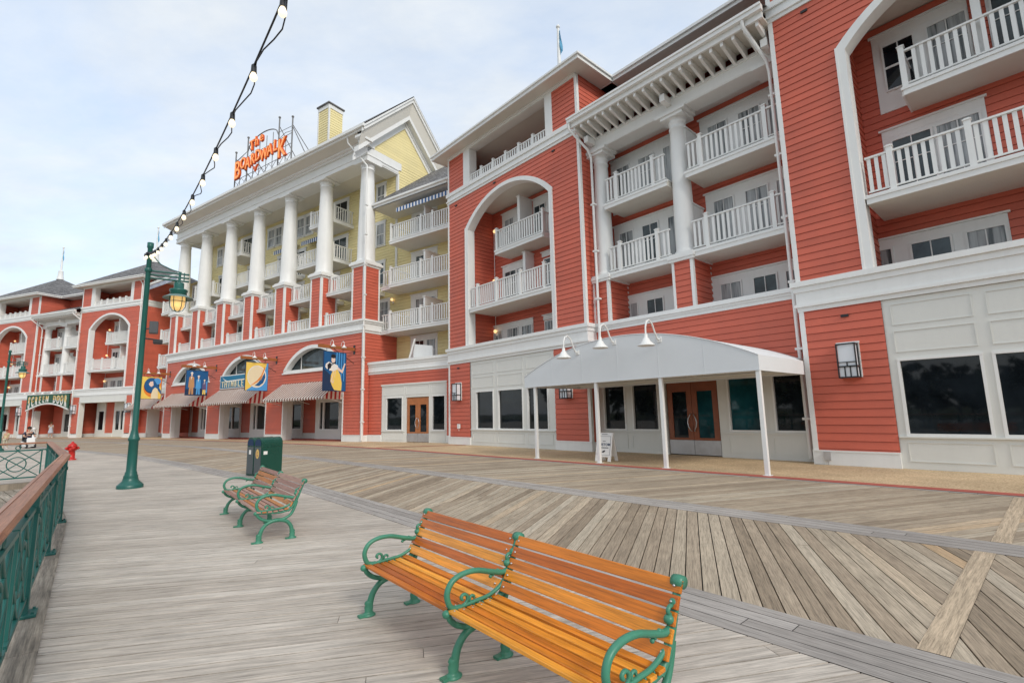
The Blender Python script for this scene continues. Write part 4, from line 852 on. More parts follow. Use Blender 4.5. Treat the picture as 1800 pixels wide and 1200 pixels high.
for i, ch in enumerate('The'): textmesh(mb, ch, 1.15, .07, Matrix.Translation((-1.35+i*.72, -.12, 2.85+.15*i)) @ UPR @ Matrix.Diagonal((.9, 1, 1, 1)), 0, 'CENTER', .05); textmesh(mb, ch, 1.15, .012, Matrix.Translation((-1.35+i*.72, -.205, 2.85+.15*i)) @ UPR @ Matrix.Diagonal((.9, 1, 1, 1)), 1, 'CENTER', -.005)
mb.prism([(-1.1, 1.3), (-.7, .75), (-.3, 1.3), (-.55, 1.25), (-.7, 1.05), (-.85, 1.25)], -.18, -.06, 0); mb.build('lettering', [NEON, SGLOW], r)
# green arched shop sign on wing C
r = froot('shop_sign', 'C', -3.55, -.45, 'green arched shop sign with gold and white letters in the far wing', 'sign', None, 3.1)
pts = [(-3.75, 0), (-3.75, 1.62)] + [(3.75, 1.72), (3.75, 0)] + [(3.75-7.5*i/20, .0+.72*math.sin(PI*i/20)) for i in range(1, 20)]
mb = MB()
for i in range(20):
    xa, xb = -3.75+7.5*i/20, -3.75+7.5*(i+1)/20; za, zb = .72*math.sin(PI*i/20), .72*math.sin(PI*(i+1)/20)
    mb.add([(xa, 0, za), (xb, 0, zb), (xb, 0, 1.65), (xa, 0, 1.65), (xa, .1, za), (xb, .1, zb), (xb, .1, 1.65), (xa, .1, 1.65)], [(0, 1, 2, 3), (7, 6, 5, 4), (3, 2, 6, 7), (0, 4, 5, 1)])
    mb.add([(xa, -.03, za-.14), (xb, -.03, zb-.14), (xb, -.03, zb), (xa, -.03, za), (xa, .12, za-.14), (xb, .12, zb-.14), (xb, .12, zb), (xa, .12, za)], [(0, 1, 2, 3), (0, 4, 5, 1), (3, 2, 6, 7)], 1)
mb.box(-3.75, 3.75, -.04, .12, 1.65, 1.72, 1); mb.build('board', [SGREEN, WHITE], r)
mb = MB(); n = 'SCREEN DOOR'
for i, ch in enumerate(n):
    if ch == ' ': continue
    u = (i+.5)/len(n); x = -3.55+7.1*u; base = .72*math.sin(PI*u)+.10; hgt = 1.5-base
    mm = Matrix.Translation((x, -.03, base)) @ UPR
    textmesh(mb, ch, 1.0, .02, mm @ Matrix.Diagonal((.62, hgt/.72, 1, 1)), 1, 'CENTER', .012)
    textmesh(mb, ch, 1.0, .015, Matrix.Translation((x, -.055, base+hgt*.42)) @ UPR @ Matrix.Diagonal((.60, hgt*.56/.72, 1, 1)), 0, 'CENTER', .012)
mb.build('lettering', [GOLD, A_WHT], r)
for i in range(5):
    l = MB(); x = -3.3+i*1.6; l.tube([(x, .1, 1.72), (x, -.1, 1.95), (x, -.35, 1.95), (x, -.42, 1.82)], .02, 6); l.lathe([(.03, 1.86), (.06, 1.8), (.17, 1.68)], 12, 0, (x, -.45)); l.build('lamp', WHITE, r)

# ------------------------------------------------------------------ wall lanterns
sconce('A', 1.10, 2.8, 'box wall lantern on the red wall right of the canopy, largest in view')
sconce('A', -9.05, 2.62, 'box wall lantern on the red wall just under the canopy left end')
sconce('A', -16.85, 2.78, 'box wall lantern on the red wall strip right of the orange doors')
sconce('C', .55, 3.0, 'box wall lantern on the red pier right of the green arched sign')
sconce('C', 9.2, 3.0, 'box wall lantern on the far red wall beside the lamp post')
sconce('C', -9.2, 3.0, 'box wall lantern left of the green arched sign above the people')
for fr, X, z in (('A', 1.1, 4.02), ('A', 1.0, 13.4), ('A', -16.9, 4.05), ('A', -17.0, 13.35), ('A', -13.6, 13.45), ('A', -9.4, 13.4), ('A', -8.9, 4.05)):
    par = pavR if X > 0 else pavT
    mb = MB(); xx = X if X > 0 else X+17.8; mb.box(xx-.09, xx+.09, -.05, -.01, z-.035, z+.035); mb.build('vent', DARK, par)
# small wall boxes
for fr, X, z, lab, mt, s in (('A', .33, .24, 'grey outlet box at the foot of the red wall right of the canopy', STEEL, .07), ('A', -16.8, .95, 'white outlet box on the red wall strip right of the orange doors', WHITE, .09)):
    r = froot('outlet_box', fr, X, -.05, lab, 'outlet box', None, z); mb = MB(); mb.box(-s, s, -.07, .0, -.11, .11); mb.box(-s-.01, s+.01, -.08, -.07, -.12, .12); mb.tube([(0, -.03, -.11), (0, -.03, -.24)], .015, 6); mb.build('case', mt, r, .006)
# ------------------------------------------------------------------ entrance canopy
r = froot('entrance_canopy', 'A', -4.1, 0, 'white barrel-topped canvas canopy on slim white posts over the hotel entrance', 'canopy')
pts, Rr, zc = arc_pts(0, 4.12, 2.86, 3.84, 40)
mb = MB(); yf, yb = -3.32, -.22
for (a, b) in zip(pts, pts[1:]):
    mb.quad((a[0], yf, a[1]), (b[0], yf, b[1]), (b[0], yb, b[1]), (a[0], yb, a[1]))
    mb.quad((a[0], yf, 2.48), (b[0], yf, 2.48), (b[0], yf, b[1]), (a[0], yf, a[1])); mb.quad((b[0], yb, 2.48), (a[0], yb, 2.48), (a[0], yb, a[1]), (b[0], yb, b[1]))
    if -3.75 < a[0] and b[0] < 4.05: mb.quad((a[0], yb, a[1]), (b[0], yb, b[1]), (b[0], .5, b[1]), (a[0], .5, a[1]))
for x, q in ((-4.12, -1), (4.12, 1)): mb.quad((x, yf, 2.48), (x, yf, 2.86), (x, yb, 2.86), (x, yb, 2.48))
mb.build('canvas', CANVAS, r)
mb = MB()
for x in (-2.75, -1.4, 0, 1.4, 2.75): mb.box(x-.008, x+.008, yf-.004, yf, 2.5, zc+math.sqrt(Rr*Rr-x*x)-.02)
mb.box(-4.12, 4.12, yf-.006, yf, 2.48, 2.52); mb.tube([(x, yf-.004, z) for x, z in pts], .014, 6); mb.build('seam', CANVAS, r)
mb = MB()
for y in (-3.28, -2.2, -1.1, -.3): mb.tube([(-4.08, y, 2.56), (4.08, y, 2.56)], .035, 6); mb.tube([(x*.985, y, z-.05) for x, z in pts], .02, 6)
for x in (-4.06, -1.36, 1.36, 4.06): mb.tube([(x, -3.28, 2.6), (x, -.3, 2.6)], .03, 6)
mb.build('frame', CREAM, r)
for x in (-3.64, -.9, 1.4, 4.06):
    mb = MB(); mb.box(x-.05, x+.05, -3.30, -3.20, .01, 2.5); mb.box(x-.09, x+.09, -3.34, -3.16, 0, .012); mb.build('post', WHITE, r, .008)
for i, X in enumerate((-5.65, -4.18, -2.62)):
    r = froot('gooseneck_lamp', 'A', X, -3.33, ['white gooseneck lamp at the low left end of the canopy front', 'white gooseneck lamp in the middle of the canopy trio', 'white gooseneck lamp nearest the canopy peak, right of the trio'][i], 'lamp', 'gooseneck lamps on the canopy', [3.5, 3.66, 3.55][i])
    mb = MB(); mb.tube([(0, 0, 0), (0, -.10, .02), (0, -.20, .18), (0, -.32, .42), (0, -.47, .52), (0, -.60, .46), (0, -.66, .30), (0, -.67, .08)], .024, 8); mb.box(-.07, .07, -.02, .01, -.07, .07); mb.build('arm', WHITE, r)
    mb = MB(); mb.lathe([(.05, .10), (.055, .0), (.09, -.03), (.12, -.10), (.235, -.21), (.235, -.225), (.22, -.215), (.10, -.12), (.001, -.10)], 20, 0, (0, -.67)); mb.build('shade', WHITE, r)
# folding sign
r = froot('folding_sign', 'A', -5.22, -2.62, 'white folding notice board standing beside the canopy post', 'sign'); r.rotation_euler[2] += R(8)
mb = MB(); 
def tilt(a): return Matrix.Translation((0, 0, 0)) @ Matrix.Rotation(a, 4, 'X')
for q in (1, -1):
    mb.X = Matrix.Translation((0, -.24*q, 0)) @ Matrix.Rotation(R(-15*q), 4, 'X')
    mb.box(-.28, .28, -.018, .018, .14, .92); mb.box(-.28, -.17, -.018, .018, 0, .14); mb.box(.17, .28, -.018, .018, 0, .14)
mb.build('board', A_WHT, r, .006)
mb = MB(); T0 = Matrix.Translation((0, -.24, 0)) @ Matrix.Rotation(R(-15), 4, 'X'); mb.X = T0
for a, b, c, d in ((-.23, .23, .80, .806), (-.23, .23, .20, .206), (-.23, -.224, .206, .80), (.224, .23, .206, .80)): mb.box(a, b, -.022, -.0185, c, d)
textmesh(mb, 'CUSTOM', .115, .001, Matrix.Translation((0, -.021, .50)) @ UPR, 1, 'CENTER', .003)
mb.box(-.10, .10, -.022, -.0185, .86, .875); mb.box(-.05, .05, -.022, -.0185, .64, .655); mb.box(-.17, .17, -.022, -.0185, .425, .45); mb.prism([(-.07, .30), (-.01, .34), (.06, .36), (.05, .31), (0, .28)], -.022, -.0185)
mb.build('lettering', [DARK, A_NAVY], r)

# ------------------------------------------------------------------ ground, boardwalk
def struct(o): o['kind'] = 'structure'; return o
mb = MB(); mb.quad((-900, -900, -1.6), (900, -900, -1.6), (900, 900, -1.6), (-900, 900, -1.6)); struct(mb.build('ground', paint('lake_bed', (.12, .11, .08), .9, .2, .3)))
m, nt, b = nmat('lake_water'); b.inputs['Base Color'].default_value = (.03, .05, .05, 1); b.inputs['Roughness'].default_value = .08
tc = N(nt, 'ShaderNodeTexCoord'); n1 = N(nt, 'ShaderNodeTexNoise', Scale=1.2, Detail=4.0); nt.links.new(tc.outputs['Object'], n1.inputs['Vector']); bp = N(nt, 'ShaderNodeBump', Strength=.25, Distance=.1); nt.links.new(n1.outputs['Fac'], bp.inputs['Height']); nt.links.new(bp.outputs['Normal'], b.inputs['Normal'])
mb = MB(); mb.quad((-140, -220, -1.1), (140, -220, -1.1), (140, 40, -1.1), (-140, 40, -1.1)); struct(mb.build('water', m))
def pl(P, X):   # polyline in wing A coords
    for (a, ya), (b_, yb_) in zip(P, P[1:]):
        if min(a, b_) <= X <= max(a, b_): return ya+(yb_-ya)*(X-a)/(b_-a)
    return P[-1][1] if X < P[-1][0] else P[0][1]
KI = [(24, -3.0), (4, -3.19), (-3, -3.4), (-9, -3.58), (-16, -3.75), (-25, -4.5), (-33, -5.75), (-46, -8.9), (-60, -13.2), (-90, -25)]
S2 = [(24, -7.5), (4, -7.58), (-5, -7.65), (-10, -7.82), (-16, -8.08), (-30, -9.4), (-45, -12.4), (-60, -17), (-90, -30)]
S1 = [(24, -11.4), (4, -11.37), (-3, -11.2), (-8, -11.12), (-11, -11.62), (-18, -12.2), (-25, -13.0), (-45, -17.2), (-60, -22), (-90, -36)]
xs = sorted({24, -90, *range(-88, 24, 2)} | {x for P in (KI, S2, S1) for x, _ in P}, reverse=True)
mb = MB()
for a, c in zip(xs, xs[1:]):
    q = [W('A', a, pl(KI, a)), W('A', a, 60), W('A', c, 60), W('A', c, pl(KI, c))]; mb.poly([(p.x, p.y, -.002) for p in reversed(q)])
struct(mb.build('paving', PAVE))
mb = MB()
for a, c in zip(xs, xs[1:]):
    for off0, off1, zz in ((-.30, .03, .006),):
        q = [W('A', a, pl(KI, a)+off0), W('A', a, pl(KI, a)+off1), W('A', c, pl(KI, c)+off1), W('A', c, pl(KI, c)+off0)]; mb.poly([(p.x, p.y, zz) for p in reversed(q)])
# red strips running from the kerb to the buildings
for (X0, Y0), (X1, Y1) in (((-18.6, -3.9), (-16.2, -.1)), ((5.6, -3.2), (6.8, .0))):
    n = Vector((Y1-Y0, X0-X1)).normalized()*.12; q = [W('A', X0-n[0], Y0-n[1]), W('A', X0+n[0], Y0+n[1]), W('A', X1+n[0], Y1+n[1]), W('A', X1-n[0], Y1-n[1])]; mb.poly([(p.x, p.y, .010) for p in q])
o = mb.build('kerb', KERB); struct(o)
def clip(poly, a, b):  # keep the left side of a->b
    out = []
    for i in range(len(poly)):
        p, q = poly[i], poly[(i+1) % len(poly)]
        dp = (b[0]-a[0])*(p[1]-a[1])-(b[1]-a[1])*(p[0]-a[0]); dq = (b[0]-a[0])*(q[1]-a[1])-(b[1]-a[1])*(q[0]-a[0])
        if dp >= 0: out.append(p)
        if dp*dq < 0: t = dp/(dp-dq); out.append((p[0]+(q[0]-p[0])*t, p[1]+(q[1]-p[1])*t))
    return out
def planks(mb, zones, ang, pitch=.15, gap=.011, seg=4.2, m=0, z=0., t0=0., t1=1., seed=1):
    """boards along ang (degrees), clipped to convex ccw zones"""
    rnd = random.Random(seed); dx, dy = math.cos(R(ang)), math.sin(R(ang)); nx, ny = -dy, dx; cache = {}
    for zn in zones:
        ar = sum(zn[i][0]*zn[(i+1) % len(zn)][1]-zn[(i+1) % len(zn)][0]*zn[i][1] for i in range(len(zn)))
        if ar < 0: zn = zn[::-1]
        vv = [p[0]*nx+p[1]*ny for p in zn]; uu = [p[0]*dx+p[1]*dy for p in zn]
        for k in range(math.floor(min(vv)/pitch), math.ceil(max(vv)/pitch)):
            v0, v1 = k*pitch+gap/2, (k+1)*pitch-gap/2
            if k not in cache: cache[k] = rnd.uniform(0, seg)
            off = cache[k]
            j0, j1 = math.floor((min(uu)-off)/seg), math.floor((max(uu)-off)/seg)
            for j in range(j0, j1+1):
                u0, u1 = off+j*seg+.002, off+(j+1)*seg-.002
                pg = [(u*dx+v*nx, u*dy+v*ny) for u, v in ((u0, v0), (u1, v0), (u1, v1), (u0, v1))]
                for i in range(len(zn)):
                    pg = clip(pg, zn[i], zn[(i+1) % len(zn)])
                    if not pg: break
                if len(pg) < 3: continue
                h = random.Random(k*7919+j*104729+seed); tt = t0+(t1-t0)*h.random(); zz = z+h.uniform(-.0025, 0)
                vs = [(p[0], p[1], zz) for p in pg]; g = [(p[0]*dx+p[1]*dy, p[0]*nx+p[1]*ny, (k*13.7+j*5.1) % 97) for p in pg]
                n = len(pg); mb.add(vs, [tuple(range(n))], m, g, tt)
                mb.add(vs+[(p[0], p[1], zz-.03) for p in pg], [(i, i+n, (i+1) % n+n, (i+1) % n) for i in range(n)], m, g+g, tt*.4)
def strip_zone(P, Q, po=0, qo=0, xa=24, xb=-90):
    out = []
    X = sorted({xa, xb} | {x for x in xs if xb <= x <= xa}, reverse=True)
    for a, c in zip(X, X[1:]):
        out.append([tuple(W('A', a, pl(P, a)+po)[:2]), tuple(W('A', a, pl(Q, a)+qo)[:2]), tuple(W('A', c, pl(Q, c)+qo)[:2]), tuple(W('A', c, pl(P, c)+po)[:2])])
    return out
deck = MB()
planks(deck, strip_zone(S2, KI, .0, -.44), 16.6, seed=3, seg=60)
planks(deck, strip_zone(S1, S2, 0, -.6, 24, 4.15), 63, seed=4, seg=60); planks(deck, strip_zone(S1, S2, 0, -.6, 3.98, -3), 70.5, seed=5, seg=60)
planks(deck, strip_zone(S1, S2, 0, -.6, -3, -90), 76, seed=6, seg=60)
def along(mb, P, offs, m, zb=0, seg=3.6):  # border boards following a polyline
    for i, (o0, o1) in enumerate(offs):
        rr = random.Random(i*31+int(o0*100)); X = 24.0
        while X > -88:
            L = seg*rr.uniform(.8, 1.25); X2 = X-L; mids = [x for x in xs if X2 < x < X]; ch = [X-.003, *sorted(mids, reverse=True), X2+.003]
            tt = rr.random(); idn = rr.uniform(0, 90)
            for a, c in zip(ch, ch[1:]):
                q = [W('A', a, pl(P, a)+o0+.004), W('A', a, pl(P, a)+o1-.004), W('A', c, pl(P, c)+o1-.004), W('A', c, pl(P, c)+o0+.004)]
                mb.add([(p.x, p.y, zb) for p in reversed(q)], [(0, 1, 2, 3)], m, [(c, o0, idn), (c, o1, idn), (a, o1, idn), (a, o0, idn)], tt)
            X = X2
along(deck, S1, [(-.60+.15*i, -.45+.15*i) for i in range(4)], 1, .001); along(deck, S2, [(-.60+.15*i, -.45+.15*i) for i in range(4)], 1, .001); along(deck, KI, [(-.44, -.30)], 1, .001)
for Xc, P, Q, po, qo in ((4.065, S1, S2, 0, -.6), (4.15, S2, KI, 0, -.44)):   # pale cross boards
    q = [W('A', Xc-.085, pl(P, Xc)+po), W('A', Xc+.085, pl(P, Xc)+po), W('A', Xc+.085, pl(Q, Xc)+qo), W('A', Xc-.085, pl(Q, Xc)+qo)]
    deck.add([(p.x, p.y, .003) for p in q], [(0, 1, 2, 3)], 0, [(0, 0, 5), (0, .17, 5), (4, .17, 5), (4, 0, 5)], .96)
struct(deck.build('boardwalk', [DECKB, DECKS]))
# near walkway between the border boards and the lake railing
RA, RB, RC = Vector((4.9, -6.0)), Vector((-7.42, 8.42)), Vector((-13.2, 14.3))
dL = Vector((-.63, -.78)).normalized(); RD = RC+dL*40
def s1(X): p = W('A', X, pl(S1, X)-.60); return (p.x, p.y)
near = MB(); zs_ = []
XX = [24, 4, -3, -8]
zs_ = [[tuple(RA), s1(24), s1(4), tuple(RB)], [tuple(RB), s1(4), s1(-3)], [tuple(RB), s1(-3), s1(-8)], [tuple(RB), s1(-8), tuple(RC)], [tuple(RC), s1(-8), s1(-11)], [tuple(RC), s1(-11), s1(-18)], [tuple(RC), s1(-18), s1(-25)], [tuple(RC), s1(-25), tuple(RD)],
       [tuple(RD), s1(-25), s1(-45)], [tuple(RD), s1(-45), s1(-60)], [tuple(RD), s1(-60), s1(-90)]]
planks(near, zs_, 12.8, seed=9, seg=14, t0=.15, t1=.85)
# edge board under the railing feet
for a, c in ((RA, RB), (RB, RC), (RC, RD)):
    d = (c-a).normalized(); nn = Vector((d.y, -d.x)); L = (c-a).length; k = 0
    while k*3.2 < L:
        p, q = a+d*(k*3.2+.003), a+d*(min(L, (k+1)*3.2)-.003); pts4 = [p-nn*.22, p+nn*.02, q+nn*.02, q-nn*.22]
        near.add([(v.x, v.y, .012) for v in pts4]+[(v.x, v.y, -.16) for v in pts4], [(0, 1, 2, 3), (1, 0, 4, 5), (3, 2, 6, 7), (0, 3, 7, 4)], 1, [(k, 0, k*3), (k, .24, k*3), (k+3.2, .24, k*3), (k+3.2, 0, k*3)]*2, random.random()*.6); k += 1
struct(near.build('walkway', [DECKG, DOCKW]))
mb = MB()
for z_ in [strip_zone(S1, KI, -.7, 0)]:
    for q in z_: mb.poly([(x, y, -.034) for x, y in reversed(q)])
for q in zs_:
    ar = sum(q[i][0]*q[(i+1) % len(q)][1]-q[(i+1) % len(q)][0]*q[i][1] for i in range(len(q)))
    mb.poly([(x, y, -.034) for x, y in (q if ar > 0 else q[::-1])])
struct(mb.build('gap_shade_sheet', paint('gap_shade_black', (.02, .017, .014), .9, .2, 2)))  # near-black sheet below the planks stands in for shade in the gaps
# lower landing inside the railing
lo = MB(); d = (RC-RB).normalized(); nn = Vector((-d.y, d.x)); base = RA
planks(lo, [[tuple(RA+nn*.25), tuple(RB+nn*.25), tuple(RB+nn*14), tuple(RA+nn*14)], [tuple(RB+nn*.25), tuple(RC+nn*.25), tuple(RC+nn*14), tuple(RB+nn*14)]], math.degrees(math.atan2(dL.y, dL.x))+90, .19, .02, 3.5, z=-.14, seed=21)
struct(lo.build('landing', DOCKW))

# ------------------------------------------------------------------ lake railing
def railing_run(a, b, post_xy, label):
    a, b = Vector(a), Vector(b); d = b-a; L = d.length; ang = math.atan2(d.y, d.x)
    r = empty('lake_railing', (a.x, a.y, 0), ang, label, 'railing', 'railings along the lake edge')
    n = max(1, round(L/post_xy)); st = L/n
    h = MB(); h.tint = .5; prof = [(-.06, 1.045), (.06, 1.045), (.068, 1.06), (.062, 1.085), (.03, 1.094), (.026, 1.088), (.018, 1.088), (.014, 1.096), (-.05, 1.092), (-.068, 1.07)]; k = len(prof)
    for i in range(n):
        x0, x1 = i*st+(.001), (i+1)*st-.001
        vs = [(x0, y, z) for y, z in prof]+[(x1, y, z) for y, z in prof]; g = [(x0, y*2+z, i) for y, z in prof]+[(x1, y*2+z, i) for y, z in prof]
        h.add(vs, [(j, (j+1) % k, (j+1) % k+k, j+k) for j in range(k)]+[tuple(reversed(range(k))), tuple(range(k, 2*k))], 0, g, random.random())
    h.build('handrail', RAILW, r)
    for i in range(n+1):
        x = i*st; p = MB(); p.box(x-.055, x+.055, -.035, .035, .02, 1.0); p.box(x-.065, x+.065, -.045, .045, .84, .89); p.box(x-.065, x+.065, -.05, .05, 1.0, 1.043)
        p.box(x-.10, x+.10, -.09, .09, .012, .04)
        for sx in (-.075, .075):
            for sy in (-.065, .065): p.cyl(x+sx, sy, .04, .055, .012, None, 6)
        p.build('post', RGREEN, r, .006)
    for i in range(2*n if post_xy < 2.6 else n):
        hs = st/2 if post_xy < 2.6 else st
        p = MB(); x0, x1 = i*hs+.03, (i+1)*hs-.03; zt, zb = .90, .14; xm, zm = (x0+x1)/2, (zt+zb)/2
        p.box(x0, x1, -.02, .02, zt-.035, zt); p.box(x0, x1, -.02, .02, zb, zb+.035)
        p.box(x0+.10, x0+.128, -.012, .012, zb+.035, zt-.035); p.box(x1-.128, x1-.10, -.012, .012, zb+.035, zt-.035)
        a0, a1 = x0+.128, x1-.128
        for s, e in (((a0, zb+.03), (a1, zt-.03)), ((a0, zt-.03), (a1, zb+.03)), ((a0, zm), (xm, zt-.03)), ((xm, zt-.03), (a1, zm)), ((a0, zm), (xm, zb+.03)), ((xm, zb+.03), (a1, zm))):
            p.tube([(s[0], 0, s[1]), (e[0], 0, e[1])], .014, 6)
        p.tube([(xm+.19*math.cos(2*PI*j/24), 0, zm+.19*math.sin(2*PI*j/24)) for j in range(25)], .014, 6, cap=False)
        p.tube([(xm+.05*math.cos(2*PI*j/14), 0, zt+.055+.05*math.sin(2*PI*j/14)) for j in range(15)], .012, 6, cap=False)
        p.build('panel', RGREEN, r)
    return r
d0 = (RB-RA).normalized(); 
off = Vector((-d0.y, d0.x))*.10
ra = Vector((-1.0, .885)); 
p0 = Vector((-7.38, 8.25)); p1 = p0-Vector((-.642, .767)).normalized()*(2.53*4)
railing_run(p1, p0, 2.53, 'green iron railing with brown wooden handrail, nearest run along the left edge')
q1 = Vector((-13.05, 14.05)); railing_run(p0, q1, 2.5, 'green iron railing run beyond the bend, leading to the far corner')
railing_run(q1, q1+dL*15, 2.5, 'green iron railing with ring panels seen face-on across the landing')

# ------------------------------------------------------------------ lamp posts
def lamp_post(x, y, label, gear):
    r = empty('lamp_post', (x, y, 0), math.atan2(.56, .83), label, 'lamp post', 'green boardwalk lamp posts')
    mb = MB(); mb.lathe([(.27, 0), (.27, .07), (.25, .09), (.17, .17), (.145, .26), (.15, .28), (.125, .32), (.125, .36), (.106, .40), (.098, 1.12), (.12, 1.14), (.12, 1.19), (.105, 1.21), (.085, 1.30), (.066, 1.40), (.055, 6.05), (.072, 6.07), (.072, 6.2), (.001, 6.2)], 28)
    mb.lathe([(.075, 5.42), (.085, 5.44), (.085, 5.5), (.075, 5.52)], 18); mb.build('pole', LGREEN, r)
    a = MB()
    for z in (5.46, 5.36, 5.27): a.tube([(0, 0, z), (.86, 0, z)], .024, 8); a.ball((.87, 0, z), .027)
    a.tube([(.05, 0, 6.0), (.10, 0, 5.83), (.25, 0, 5.66), (.45, 0, 5.56), (.72, 0, 5.50)], .014, 6); a.tube([(.68, 0, 5.5), (.68, 0, 5.12)], .03, 8); a.tube([(.78, 0, 5.5), (.78, 0, 5.25)], .015, 6); a.build('bracket_arm', LGREEN, r)
    s = MB(); s.lathe([(.10, 5.22), (.115, 5.20), (.115, 5.06), (.20, 5.03), (.21, 4.99), (.19, 4.96), (.19, 4.90), (.17, 4.88)], 24, 0, (.68, 0)); s.build('lantern_cap', LGREEN, r)
    s = MB(); s.lathe([(.16, 4.89), (.20, 4.88), (.34, 4.80), (.345, 4.785), (.20, 4.84), (.15, 4.84)], 28, 0, (.68, 0)); s.build('shade', paint('shade_grey_green', (.16, .24, .22), .4, .1, 3), r)
    s = MB(); s.lathe([(.155, 4.86), (.165, 4.72), (.15, 4.58), (.10, 4.49), (.03, 4.46), (.001, 4.455)], 20, 0, (.68, 0)); s.build('lantern_glass', AMBER, r)
    s = MB()
    for i in range(6):
        c, n_ = math.cos(PI*i/3), math.sin(PI*i/3); s.tube([(.68+c*rr, n_*rr, z) for rr, z in ((.18, 4.88), (.185, 4.72), (.17, 4.57), (.11, 4.46), (.0, 4.43))], .009, 5)
    s.tube([(.68+.187*math.cos(2*PI*j/20), .187*math.sin(2*PI*j/20), 4.70) for j in range(21)], .009, 5, cap=False); s.build('cage', LGREEN, r)
    if gear:
        g = MB(); g.box(.12, .30, -.12, .12, 3.82, 4.12); g.tube([(.05, 0, 3.92), (.13, 0, 3.95)], .02, 6); g.box(.295, .305, -.11, .11, 3.83, 4.11); g.build('loudspeaker', paint('speaker_grey', (.07, .075, .08), .5, .1, 8), r, .01)
        g = MB(); g.tube([(.05, 0, 3.68), (.30, 0, 3.66)], .02, 6); g.box(.22, .42, -.10, .10, 3.56, 3.66); g.box(.24, .40, -.08, .08, 3.55, 3.565); g.build('floodlight', DARK, r, .01)
        g = MB(); g.lathe([(.066, 5.86), (.08, 5.87), (.08, 5.93), (.066, 5.94)], 16)
        for i in range(5): an = i*1.25+.3; g.cyl(.10*math.cos(an), .10*math.sin(an), 5.82, 5.90, .024, None, 8)
        g.build('cable_clamp', DARK, r)
        for i in range(5): an = i*1.25+.3; g = MB(); g.ball((.10*math.cos(an), .10*math.sin(an), 5.78), .035, 0, 8, 6, 1.3); g.build('bulb', WARMB, r)
    return r
lamp_post(-9.39, 12.34, 'green lamp post nearer the camera, carrying string lights and a loudspeaker', True)
lamp_post(-31.64, 30.68, 'green lamp post at the far left in front of the far wing', False)
# string lights
P0, P1 = Vector((-9.33, 12.27, 5.92)), Vector((3.7, -3.0, 6.0))
r = empty('string_lights', P0, 0, 'string of warm bulbs on a twisted black cable overhead, tied to the nearer lamp post', 'string lights')
def cat(t): p = P0.lerp(P1, t); p.z -= 5.6*t*(1-t)*(.93+.0*t); return p-P0
mb = MB(); K = 120
mb.tube([cat(i/K) for i in range(K+1)], .008, 5); 
mb.tube([cat(i/K)+Vector((.035*math.cos(i*1.1)+.03, .035*math.sin(i*1.1)+.02, .02*math.sin(i*.9)-.01)) for i in range(K+1)], .006, 5); mb.build('cable', DARK, r)
Lc = sum((cat((i+1)/K)-cat(i/K)).length for i in range(K)); s_ = .35; acc = 0; i = 0; bulbs = []
while i < K:
    stp = (cat((i+1)/K)-cat(i/K)).length
    if acc+stp >= s_: bulbs.append(cat((i+(s_-acc)/stp)/K)); s_ += .86 if s_ > 1.6 else .42
    acc += stp; i += 1
for p in bulbs:
    if p.length > 13.5: continue
    mb = MB(); mb.lathe([(.010, p.z+.01), (.022, p.z-.005), (.024, p.z-.06), (.026, p.z-.075)], 10, 0, (p.x, p.y)); mb.build('socket', DARK, r)
    mb = MB(); mb.lathe([(.016, p.z-.07), (.022, p.z-.085), (.031, p.z-.11), (.030, p.z-.13), (.017, p.z-.15), (.001, p.z-.154)], 12, 0, (p.x, p.y)); mb.build('bulb', WARMB, r)

# ------------------------------------------------------------------ fire hydrant, bins
r = empty('fire_hydrant', (-19.29, 21.85, 0), R(-35), 'red fire hydrant standing on the boardwalk beside the railing bend', 'hydrant')
mb = MB(); mb.lathe([(.17, 0), (.17, .05), (.12, .06), (.115, .40), (.16, .41), (.16, .45), (.13, .47), (.135, .56), (.17, .57), (.17, .60), (.15, .64), (.10, .70), (.05, .73), (.045, .78), (.001, .79)], 20); mb.build('barrel', HYD, r)
for ax, rr, lab in ((0, .085, 'nozzle'), (90, .065, 'nozzle'), (-90, .065, 'nozzle')):
    mb = MB(); mb.X = Matrix.Rotation(R(ax), 4, 'Z') @ Matrix.Translation((0, 0, .50)) @ Matrix.Rotation(R(90), 4, 'Y'); mb.lathe([(rr*.8, .08), (rr*.8, .17), (rr, .17), (rr, .22), (rr*.4, .23), (rr*.4, .26), (.001, .26)], 12); mb.build(lab, HYD, r)
